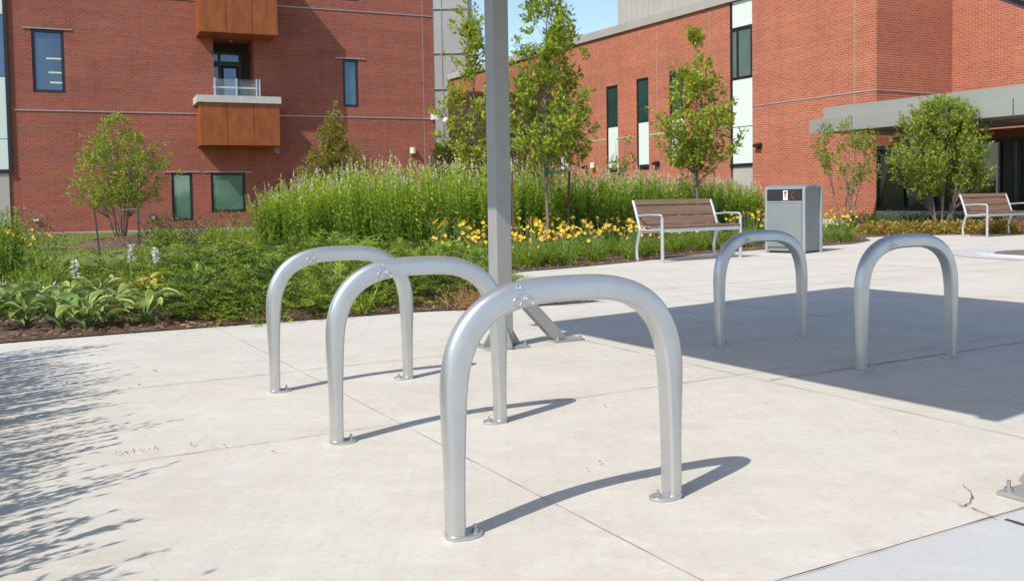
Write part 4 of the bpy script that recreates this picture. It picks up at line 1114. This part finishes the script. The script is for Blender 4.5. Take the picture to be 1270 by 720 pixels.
hb_ = [G(945, 277), G(880, 277), G(800, 280), G(700, 285), G(600, 290), G(500, 291), G(400, 292), G(330, 295)]
hpoly = [tuple(p[:2]) for p in hf + hb_]
fx = np.array([p.x for p in hf]); fy = np.array([p.y for p in hf])
def front_w(x, y):
    yf = np.interp(x, fx, fy); return np.clip(1.15 - (y - yf) / 3.2, .18, 1)
hc = sample(hpoly, 360, front_w)
hp, hl = [], []
for (x, y) in hc:
    for _ in range(12):
        o_ = rng.normal(0, .11, 2); hp.append((x + o_[0], y + o_[1])); hl.append(o_ * .9)
def hh_fun(x, y):
    px = CX + F * x / y
    h0 = np.interp(px, [300, 330, 370, 430, 500, 560, 620, 700, 800, 900, 940], [.95, 1.25, 1.48, 1.68, 1.68, 1.66, 1.68, 1.56, 1.45, 1.38, 1.2])
    return h0 * (1 + .10 * noise.noise(Vector((x * .9, y * .9, 0))) + .05 * noise.noise(Vector((x * 3, y * 3, 5))))
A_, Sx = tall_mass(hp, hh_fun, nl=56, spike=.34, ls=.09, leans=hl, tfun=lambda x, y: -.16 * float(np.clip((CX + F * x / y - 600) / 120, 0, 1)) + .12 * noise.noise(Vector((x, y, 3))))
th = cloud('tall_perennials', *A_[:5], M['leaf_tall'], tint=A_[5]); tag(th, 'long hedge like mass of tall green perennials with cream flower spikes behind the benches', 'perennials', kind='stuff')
fs_ = cloud('flower_spikes', *Sx, M['spike_cream']); tag(fs_, 'cream flower spikes topping the tall green perennials', 'flowers', kind='stuff')

# perennials left of the plaza, outside the picture, whose shadows fall across the concrete; plus the clump at the left edge
lp = []
for _ in range(760):
    y = rng.uniform(-.6, 6.0); xe = np.interp(y, [-3, 1.2, 4.4, 7], [-1.6, -1.6, -3.0, -4.2]); x = xe - abs(rng.normal(0, .45)) - .02
    if x > -.56 * y - .25: continue
    lp.append((x, y))
A_, Sx = tall_mass(lp, lambda x, y: 1.22 + .50 * noise.noise(Vector((x * 2, y * 2.3, 1))), nl=50, ls=.085, spike=.8, elr=(.95, 1.35))
o = cloud('tall_perennials', *A_[:5], M['leaf_tall'], tint=A_[5]); tag(o, 'tall perennials beside the plaza outside the left edge, casting feathery shadows on the concrete', 'perennials', kind='stuff')
lp = [(G(-8, 352).x + rng.normal(0, .30), G(-8, 352).y + rng.normal(0, .7)) for _ in range(40)] + [(G(-2, 318).x + rng.normal(0, .45), G(-2, 318).y + rng.normal(0, .8)) for _ in range(45)]
lp = [p for p in lp if CX + F * p[0] / p[1] < 24]
A_, Sx = tall_mass(lp, lambda x, y: 1.0, nl=60, ls=.10, spike=.3)
o = cloud('tall_perennials', *A_[:5], M['leaf_tall'], tint=A_[5] * .8); tag(o, 'green tall perennials cut by the left edge of the picture', 'perennials', kind='stuff')

# juniper ground cover
jpoly = [g2(-140, 372), g2(-20, 345), g2(60, 347), g2(130, 352), g2(212, 364), g2(238, 398), g2(330, 393), g2(420, 389), g2(520, 381), g2(585, 379), g2(597, 362), g2(560, 345), g2(520, 325), g2(420, 315), g2(340, 322), g2(300, 333), g2(220, 341), g2(120, 346), g2(0, 342), g2(-140, 342)]
def jw(x, y): return np.clip(9.0 / y, .22, 1) ** 1.4
P, Dd, S, Ln, W_, T = [], [], [], [], [], []
cent = []; tries = 0
cand = sample(jpoly, 2500)
for c_ in cand:      # plants on a loose spacing
    if all((c_[0] - q_[0]) ** 2 + (c_[1] - q_[1]) ** 2 > .62 ** 2 for q_ in cent): cent.append(c_)
for (cx_, cy_) in cent:
    near = min(1, 10.5 / cy_); ns_ = int(115 * near ** 1.3) + 12; R_c = rng.uniform(.42, .62); hc_ = rng.uniform(.14, .56); tb0 = rng.normal(0, .07)
    for _ in range(ns_):
        az = rng.uniform(0, 2 * np.pi); r_ = R_c * rng.random() ** .7; x = cx_ + math.cos(az) * r_; y = cy_ + math.sin(az) * r_
        az += rng.normal(0, .45); el = rng.uniform(.15, .75) * (1.2 - .5 * r_ / R_c); ln = rng.uniform(.22, .46) / near ** .2
        z0 = max(.02, hc_ * (1 - .75 * (r_ / R_c) ** 1.5) * rng.uniform(.35, 1.0) - .05)
        ax = np.array([math.cos(az) * math.cos(el), math.sin(az) * math.cos(el), math.sin(el)]); sd_ = np.array([-math.sin(az), math.cos(az), 0])
        k = 20; t = np.linspace(.08, 1, k); sgn = np.where(np.arange(k) % 2, 1, -1)
        p = np.array([x, y, z0]) + ax * (t * ln)[:, None] - np.array([0, 0, 1]) * (t ** 2 * ln * .28)[:, None]
        d = ax * 1.0 + sd_ * (sgn * .7)[:, None] + rng.normal(0, .16, (k, 3)); ll = ln * .30 * (1.15 - t * .75) * rng.uniform(.7, 1.2, k)
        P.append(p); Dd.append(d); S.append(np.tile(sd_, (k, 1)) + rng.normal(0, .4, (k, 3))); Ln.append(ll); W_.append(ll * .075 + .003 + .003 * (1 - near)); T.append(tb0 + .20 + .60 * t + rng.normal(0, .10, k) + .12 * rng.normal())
P, Dd, S, Ln, W_, T = [np.concatenate(q_) for q_ in (P, Dd, S, Ln, W_, T)]
extra = rng.integers(0, len(P), int(len(P) * 3.0)); tt = rng.uniform(.2, .98, len(extra))[:, None]
Dn = Dd / np.linalg.norm(Dd, axis=1, keepdims=True)
P2_ = P[extra] + Dn[extra] * Ln[extra][:, None] * tt; D2_ = Dn[extra] + rng.normal(0, .42, (len(extra), 3))
P = np.vstack([P, P2_]); Dd = np.vstack([Dd, D2_]); S = np.vstack([S, rng.normal(0, 1, (len(extra), 3))])
L2 = rng.uniform(.018, .042, len(extra)); Ln = np.r_[Ln, L2]; W_ = np.r_[W_, L2 * .17]; T = np.r_[T, T[extra] + rng.normal(.03, .08, len(extra))]
P[:, 2] = np.maximum(P[:, 2], .02); print('juniper', len(P), len(cent))
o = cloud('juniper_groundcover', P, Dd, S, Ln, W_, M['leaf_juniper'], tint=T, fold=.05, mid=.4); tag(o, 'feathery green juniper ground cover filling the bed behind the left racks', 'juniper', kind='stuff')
# inner brown wood of the junipers near the edge
wp = sample(jpoly, 2600, lambda x, y: np.clip(9 / y, .1, 1) ** 2)
o = cloud('juniper_twigs', np.c_[wp, rng.uniform(.02, .1, len(wp))], rdir(len(wp), .0, .6), rdir(len(wp)), rng.uniform(.08, .25, len(wp)), .007, M['juniper_wood']); tag(o, 'brown inner twigs showing under the junipers', 'twigs', kind='stuff')

# mulch chips
full = bedA + bk
cp = sample(full, 60000, lambda x, y: np.clip(8.5 / np.maximum(y, 1), .03, 1) ** 1.6 * (y > 4))
cm = sample(mound, 3500); ch_ = mc.x + rng.uniform(-1.1, 1.1, 1500), mc.y + rng.uniform(-1.1, 1.1, 1500)
cp = np.vstack([cp, cm]); n_ = len(cp)
o = cloud('mulch_chips', np.c_[cp, rng.uniform(.024, .045, n_)], rdir(n_, -.25, .35), rdir(n_, -.2, .2), rng.uniform(.025, .09, n_), rng.uniform(.008, .022, n_), M['mulch_chip'], fold=.05); tag(o, 'shredded brown bark mulch chips over the beds', 'mulch', kind='stuff')
# stray chips and leaf litter on the concrete
sp_ = []
for (x, y, n1) in ((20, 440, 8), (60, 470, 10), (130, 460, 6), (250, 462, 3), (300, 555, 8), (650, 575, 4), (870, 500, 6), (1090, 540, 4), (760, 380, 25), (690, 385, 20), (420, 398, 30), (200, 414, 40), (560, 388, 30)):
    for _ in range(n1): sp_.append(tuple(G(x + rng.normal(0, 80), y + abs(rng.normal(0, 9))).xy))
sp_ = np.array(sp_); n_ = len(sp_)
q_ = np.hypot(ch_[0] - mc.x, ch_[1] - mc.y); k_ = q_ < 1.1; zz_ = .23 * (1 - (q_[k_] / 1.25) ** 2) + .02; n2_ = int(k_.sum())
o = cloud('mulch_chips', np.c_[ch_[0][k_], ch_[1][k_], zz_], rdir(n2_, -.2, .3), rdir(n2_), rng.uniform(.04, .12, n2_), rng.uniform(.012, .025, n2_), M['mulch_chip']); tag(o, 'bark chips heaped round the stems of the lawn tree', 'mulch', kind='stuff')
o = cloud('leaf_litter', np.c_[sp_, np.full(n_, .024)], rdir(n_, -.1, .1), rdir(n_, -.1, .1), rng.uniform(.01, .025, n_), rng.uniform(.005, .011, n_), M['mulch_chip'], fold=.1); tag(o, 'tiny bits of bark and leaf litter scattered on the concrete', 'litter', kind='stuff')

wp_ = [G(148, 568), G(161, 567), G(170, 566), G(192, 563), G(240, 557), G(600, 514), G(612, 513), G(196, 464), G(125, 470)]
WP_ = np.array([tuple(p.xy) for p in wp_ for _ in range(5)]) + rng.normal(0, .012, (45, 2))
o = cloud('joint_weeds', np.c_[WP_, np.full(45, .017)], rdir(45, .2, 1), rdir(45), rng.uniform(.012, .035, 45), .004, M['grass_brown']); tag(o, 'tiny dry weeds sprouting from the paving joints', 'weeds', kind='stuff')
# lawn blades
lpoly = [g2(-30, 320), g2(320, 312), g2(340, 288), g2(10, 290)]
lw = sample(lpoly, 30000); kk = inside(mound, lw[:, 0], lw[:, 1]) | (np.hypot(lw[:, 0] - G(151, 306).x, lw[:, 1] - G(151, 306).y) < 1.25); lw = lw[~kk]; n_ = len(lw)
o = cloud('grass', np.c_[lw, np.zeros(n_)], rdir(n_, .6, 1), rdir(n_, -.1, .1), rng.uniform(.03, .07, n_), rng.uniform(.012, .022, n_), M['grass_blade']); tag(o, 'mown lawn grass in front of the dark red brick building', 'grass', kind='stuff')

# daylilies
def make_lily(seed, nf, wilt=2):
    rs = np.random.default_rng(seed); root = empty('daylily')
    P, Dd, S, Ln, W_ = [], [], [], [], []
    for _ in range(46):      # each strap leaf = 4 chained segments, arching
        a_ = rs.uniform(0, 2 * np.pi); el = rs.uniform(.9, 1.45); ln = rs.uniform(.32, .52); p = np.array([rs.normal(0, .05), rs.normal(0, .05), .0]); sg = ln / 4
        sd_ = np.array([-math.sin(a_), math.cos(a_), 0])
        for k in range(4):
            d = np.array([math.cos(a_) * math.cos(el), math.sin(a_) * math.cos(el), math.sin(el)])
            P.append(p - d * sg * .12); Dd.append(d); S.append(sd_); Ln.append(sg * 1.35); W_.append(.020 - .003 * k); p = p + d * sg; el -= rs.uniform(.2, .55)
    cloud('leaves', P, Dd, S, np.array(Ln), np.array(W_), M['leaf_lily'], root, tint=rs.uniform(.1, 1, len(P)), fold=.2)
    st = MB(); FP, FD, FS = [], [], []; WP_, WD = [], []
    for i in range(nf + wilt):
        a_ = rs.uniform(0, 2 * np.pi); r_ = rs.uniform(.02, .22); h = rs.uniform(.32, .66); t_ = Vector((math.cos(a_) * r_, math.sin(a_) * r_, h))
        st.tube([(0, 0, .02), (t_.x * .4, t_.y * .4, h * .55), t_], .004, 5, cap=False)
        fd = Vector((rs.normal(0, .5) - .25, rs.normal(0, .5) - .6, .8)).normalized(); o1 = fd.orthogonal().normalized(); o2 = fd.cross(o1)
        if i < nf:
            for k in range(6):
                t = k * math.pi / 3 + .2; rd = o1 * math.cos(t) + o2 * math.sin(t)
                FP.append(t_); FD.append(fd * .55 + rd * .8); FS.append(rd.cross(fd))
        else:
            for k in range(3): WP_.append(t_); WD.append(Vector((rs.normal(0, .4), rs.normal(0, .4), -.4 + rs.random())))
    st.build('stems', M['stem_green'], root)
    if FP: cloud('flowers', [tuple(p) for p in FP], [tuple(p) for p in FD], [tuple(p) for p in FS], .050, .033, M['petal_yellow'], root, tint=rs.random(len(FP)), fold=-.15, mid=.55)
    if WP_: cloud('wilted_flowers', [tuple(p) for p in WP_], [tuple(p) for p in WD], rdir(len(WP_)), .05, .016, M['petal_wilted'], root)
    return root
lilies = [make_lily(s, nf, w_) for s, nf, w_ in ((1, 5, 2), (2, 3, 2), (3, 6, 2), (4, 2, 3), (5, 0, 2))]
used = set()
def place_lily(px, py, label, jitter=0, sc_=1.0):
    k = random.choice([0, 0, 1, 2, 2, 3, 4]); base = lilies[k]
    o = base if k not in used else copy_tree(base); used.add(k)
    g = G(px, py); o.location = (g.x, g.y, .02); o.rotation_euler = (0, 0, random.uniform(-1.2, 1.2)); s_ = random.uniform(.85, 1.12) * sc_; o.scale = (s_, s_, s_)
    tag(o, label, 'daylily', 'yellow daylilies in the beds')
random.seed(4)
for x in range(548, 610, 17):
    for r_ in range(3): place_lily(x + random.uniform(-6, 6), 333 - r_ * 6 + random.uniform(-2, 2), 'yellow daylily clump left of the grey post', sc_=1.0)
def lily_front(x): return np.interp(x, [620, 700, 787, 860, 930, 1000, 1060], [337, 330.5, 322, 314, 308.5, 304, 300.5])
for x in np.arange(640, 785, 15):
    for r_ in range(5):
        if random.random() < .88: place_lily(x + random.uniform(-7, 7), lily_front(x) - .5 - r_ * 4.4 + random.uniform(-1.2, 1.2), 'yellow daylily clump between the grey post and the left bench')
for x in np.arange(790, 935, 15):
    for r_ in range(4):
        if random.random() < .9: place_lily(x + random.uniform(-6, 6), lily_front(x) - 1.5 - r_ * 4.0 + random.uniform(-1, 1), 'yellow daylily clump behind the left bench')
for x in np.arange(936, 1010, 15):
    for r_ in range(2): place_lily(x + random.uniform(-5, 5), lily_front(x) - 4 - r_ * 4.5, 'yellow daylily clump around the rubbish bin')
for x in np.arange(1024, 1066, 14):
    for r_ in range(2): place_lily(x + random.uniform(-4, 4), lily_front(x) - .5 - r_ * 4.0, 'yellow daylily clump just right of the rubbish bin')
for (x, y) in ((6, 322), (22, 321), (40, 319), (55, 324)): place_lily(x, y + 6, 'orange yellow daylily clump behind the junipers at the left edge')

# hostas
def leaf_blade(mb, uvs, p0, az, el0, ln, wd, curl, ruffle, rs):
    """broad leaf: 7 stations by 5 across"""
    nseg, b0 = 7, len(mb.v); el = el0; p = Vector(p0); vs = []; sd_ = Vector((-math.sin(az), math.cos(az), 0))
    for i in range(nseg + 1):
        t = i / nseg; w_ = wd * (math.sin(math.pi * min(1, t * .93 + .05)) ** .75) * (1.12 - .35 * t) if i < nseg else .001
        d = Vector((math.cos(az) * math.cos(el), math.sin(az) * math.cos(el), math.sin(el))); n_ = sd_.cross(d)
        if n_.z < 0: n_ = -n_
        for j in (-1, -.5, 0, .5, 1):
            vs.append(p + sd_ * (w_ / 2 * j) + n_ * (w_ * .30 * j * j + ruffle * math.sin(t * 9 + j * 4) * abs(j))); uvs.append((j, t))
        p = p + d * (ln / nseg); el -= curl / nseg
    mb.add(vs, [(i * 5 + j, i * 5 + j + 1, (i + 1) * 5 + j + 1, (i + 1) * 5 + j) for i in range(nseg) for j in range(4)])
def make_hosta(base, rad, nl, mat, label, seed, flower=0, up_=.5):
    rs = random.Random(seed); root = empty('hosta', (base.x, base.y, .02)); tag(root, label, 'hosta', 'hostas along the plaza edge')
    mb = MB(); uvs = []; st = MB()
    for i in range(nl):
        az = 2 * math.pi * i / nl * 2.4 + rs.uniform(-.3, .3); lay = i / nl
        h = rad * (.45 + .75 * lay) * rs.uniform(.85, 1.1) * up_ * 1.35; out = rad * (.55 - .40 * lay)
        p1 = Vector((math.cos(az) * out, math.sin(az) * out, h)); st.tube([(0, 0, 0), (p1.x * .35, p1.y * .35, h * .6), p1], [.008, .007, .005], 6, cap=False)
        leaf_blade(mb, uvs, p1, az, rs.uniform(.35, 1.0), rad * rs.uniform(.75, 1.05), rad * rs.uniform(.34, .46), rs.uniform(.9, 1.6), .006, rs)
    st.build('stalks', M['stem_green'], root, smooth=60)
    me_o = mb.build('leaves', M[mat], root, smooth=180)
    uvl = me_o.data.uv_layers.new(name='UVMap')
    for lp_ in me_o.data.loops: uvl.data[lp_.index].uv = uvs[lp_.vertex_index]
    for k in range(flower):
        a_ = rs.uniform(0, 6.28); x_, y_ = .05 * math.cos(a_), .05 * math.sin(a_); h = rs.uniform(.48, .56)
        b = MB(); b.tube([(0, 0, 0), (x_, y_, h * .6), (x_ * 1.5, y_ * 1.5, h)], .0045, 6); b.build('flower_stem', M['stem_green'], root)
        n1 = 46; t = rng.uniform(.72, 1.04, n1); aa = rng.uniform(0, 2 * np.pi, n1)
        cloud('flower_head', np.c_[np.full(n1, x_ * 1.4), np.full(n1, y_ * 1.4), h * t], np.c_[np.cos(aa), np.sin(aa), rng.uniform(-.8, .3, n1)], rdir(n1), rng.uniform(.035, .06, n1), .016, M['petal_white'], root)
    return root
hd = [((32, 408), .30, 15, 'hosta_green', 'green hosta clump at the plaza edge nearest the left corner', 0),
      ((77, 410), .30, 15, 'hosta_green', 'hosta clump with narrow green stalks, second from the left along the plaza edge', 0),
      ((108, 411), .29, 15, 'hosta_variegated', 'yellow edged hosta with the thick pale stalks at the middle of the plaza edge row', 0),
      ((138, 403), .23, 12, 'hosta_variegated', 'small yellow edged hosta between the middle one and the large cream edged one', 0),
      ((181, 404), .33, 15, 'hosta_variegated', 'large hosta with broad cream edged leaves, rightmost at the plaza edge', 0),
      ((8, 395), .32, 16, 'hosta_green', 'dark green hosta cut by the left edge of the picture', 0),
      ((60, 393), .30, 15, 'hosta_green', 'green hosta in the second row near the left edge', 0),
      ((103, 396), .28, 15, 'hosta_green', 'green hosta with a white flower spike in the middle of the bed', 1),
      ((143, 392), .27, 14, 'hosta_variegated', 'dark centred hosta behind the small yellow edged one', 0),
      ((25, 380), .26, 14, 'hosta_green', 'small green hosta in the third row near the left edge', 0),
      ((88, 380), .28, 14, 'hosta_variegated', 'hosta in the third row left of the bare mulch patch', 0),
      ((125, 378), .32, 16, 'hosta_variegated', 'wide spreading hosta in the third row in front of the junipers', 0),
      ((178, 376), .30, 16, 'hosta_yellow', 'bright yellow leaved hosta against the junipers', 0),
      ((192, 366), .22, 12, 'hosta_green', 'green hosta with white flowers rising out of the junipers, right one of two', 2),
      ((163, 364), .22, 12, 'hosta_green', 'green hosta with white flowers rising out of the junipers, left one of two', 2),
      ((150, 384), .24, 13, 'hosta_green', 'small green hosta just in front of the bright yellow one', 0),
      ((-12, 412), .30, 14, 'hosta_green', 'dark hosta at the very left edge beside the plaza', 0)]
for i, (p, r_, n1, mt, lb_, fl) in enumerate(hd): make_hosta(G(*p), r_ * .86, int(n1 * .9), mt, lb_, 50 + i, fl)

# silver blue catmint and grassy clumps at left
def tuft(name, px, py, n1, h, wd, mat, label, cat, spread_=.12, zmin=.7, group=None):
    g = G(px, py); root = empty(name, (g.x, g.y, .02)); tag(root, label, cat, group)
    P = np.c_[rng.normal(0, spread_ * .5, (n1, 2)), np.zeros(n1)]; Dd = rdir(n1, zmin, 1); ln = h * rng.uniform(.55, 1.05, n1)
    cloud('blades', P, Dd, rdir(n1, -.1, .1), ln, wd, M[mat], root, mid=.35)
    k = n1; t = rng.uniform(.3, .95, k)[:, None]; cloud('side_blades', P + Dd * ln[:, None] * t, Dd + rng.normal(0, .5, (k, 3)), rdir(k), ln * .3, wd * 1.2, M[mat], root)
    return root
tuft('grass_clump', 30, 372, 110, .42, .012, 'leaf_lily', 'loose grassy clump behind the hostas near the left edge', 'grass clump', .3, .75)
tuft('grass_clump', 58, 362, 90, .42, .012, 'leaf_lily', 'upright grassy clump between the hostas and the junipers', 'grass clump', .25, .75)
tuft('silver_plant', 62, 376, 60, .22, .018, 'petal_white', 'small silvery white plant in the mulch behind the hostas', 'plant', .1, .3)
tuft('silver_plant', 10, 368, 50, .20, .018, 'petal_white', 'silvery plant at the left edge behind the dark hostas', 'plant', .1, .3)
tuft('grass_clump', 577, 385, 120, .28, .008, 'grass_brown', 'dry reddish brown grass tuft at the right end of the junipers', 'grass clump', .2, .5)
tuft('grass_clump', 318, 399, 60, .14, .008, 'grass_brown', 'dead orange brown juniper sprig at the plaza edge beside the left rack', 'grass clump', .2, .1)
tuft('grass_clump', 306, 397, 130, .20, .014, 'leaf_juniper', 'small low green sprig at the mulch edge beside the left rack', 'plant', .2, .2)
tuft('seedling', 222, 397, 26, .16, .02, 'leaf_lily', 'small bright green seedling at the plaza edge below the junipers', 'plant', .05, .2)
tuft('seedling', 447, 392, 30, .34, .022, 'leaf_elm', 'upright leafy weed in front of the junipers inside the second rack', 'plant', .07, .55)
tuft('brown_grass', 1250, 289, 260, .50, .012, 'grass_brown', 'rounded brown grass mound behind the right bench', 'grass clump', .45, .3)
tuft('brown_grass', 1275, 289, 260, .50, .012, 'grass_brown', 'rounded brown grass mound at the right edge of the picture', 'grass clump', .45, .3)
tuft('grass_clump', 300, 312, 240, .75, .01, 'leaf_elm', 'fine leaved pale green grass at the left end of the tall perennials', 'grass clump', .6, .75)

# shrubs by the lawn bed
def bush(name, px, py, w_, h, mat, label, n1=900, ls=.05, asp=.5, dz=.0, cat='shrub', group=None):
    g = G(px, py); root = empty(name, (g.x, g.y, 0)); tag(root, label, cat, group)
    b = MB()
    for k in range(9):
        d = Vector(tuple(rdir(1, .5, 1)[0])); b.tube([(0, 0, 0), tuple(Vector((d.x * w_ * .25, d.y * w_ * .25, d.z * h * .5))), tuple(Vector((d.x * w_ * .5, d.y * w_ * .5, d.z * h * .9)))], [.012, .008, .003], 5)
    b.build('branches', M['bark'], root)
    d = rdir(n1, -.1, 1); r_ = rng.uniform(.35, 1, n1)[:, None] ** .6
    lob = np.array([1 + .35 * noise.noise(Vector((q_[0] * 2.5 + px, q_[1] * 2.5, q_[2] * 2.5))) for q_ in d])[:, None]
    P = d * r_ * lob * np.array([w_ / 2, w_ / 2, h]); P[:, 2] = np.maximum(P[:, 2], .02)
    l_ = ls * rng.uniform(.6, 1.3, n1)
    cloud('foliage', P, d + rng.normal(0, .7, (n1, 3)), rdir(n1), l_, l_ * asp, M[mat], root, tint=np.clip(rng.normal(.45, .22, n1), 0, 1)); return root
for i, (x, y, w_, h, mt, lb_) in enumerate([
    (192, 304, 1.1, .75, 'shrub_olive', 'olive shrub just right of the lawn tree'),
    (218, 303, 1.3, .85, 'shrub_olive', 'wispy brown green shrub under the narrow ground floor window'),
    (245, 303, 1.3, .80, 'shrub_olive', 'wispy shrub between the two ground floor windows'),
    (282, 303, 1.5, .95, 'shrub_olive', 'grey brown shrub below the wide ground floor window'),
    (205, 306, .8, .45, 'leaf_elm', 'low bright green shrub in front of the olive ones'),
    (265, 306, .8, .45, 'leaf_elm', 'low bright green clump left of the pale grass'),
    (38, 312, 1.6, 1.0, 'shrub_olive', 'sparse brownish shrub at the left end of the lawn'),
    (20, 318, 1.3, .7, 'leaf_elm', 'green leafy shrub at the left end of the lawn')]):
    bush('shrub', x, y, w_, h, mt, lb_, 700 if mt == 'shrub_olive' else 900, .07)
for i, x in enumerate(np.linspace(1052, 1240, 11)):
    y = np.interp(x, [1052, 1240], [285.5, 286.5]); names = ['left end of the row', 'second from the left', 'third from the left', 'fourth from the left', 'fifth from the left', 'sixth from the left', 'seventh from the left', 'behind the dense tree trunk', 'just left of the right bench', 'behind the right bench legs', 'right end of the row']
    bush('boxwood', x, y, 1.15, .50, 'leaf_boxwood', 'low dark green hedge shrub below the entrance glass, ' + names[i], 1500, .05)
cnames = ['at the left end of the row', 'second along the row', 'third along the row', 'fourth along the row', 'in the middle of the row', 'just left of the dense tree trunk', 'at the foot of the dense tree', 'just right of the dense tree trunk', 'left of the right bench', 'behind the left legs of the right bench', 'behind the seat of the right bench']
for i, x in enumerate(np.linspace(1078, 1238, 11)):
    bush('coral_bells', x, np.interp(x, [1078, 1238], [291.5, 290.3]), .85, .33, 'leaf_coral', 'low yellow bronze leaved plant ' + cnames[i], 520, .085, .8, cat='plant')
for (x, y, lb_) in ((870, 289, 'green shrub at the right end of the hedge near the bench back'), (925, 285, 'loose green shrub between the hedge end and the rubbish bin')):
    bush('shrub', x, y, 1.6, 1.0, 'leaf_tall', lb_, 1600, .07, .35)
print('objects', len(bpy.data.objects), 'faces', sum(len(m.polygons) for m in bpy.data.meshes))
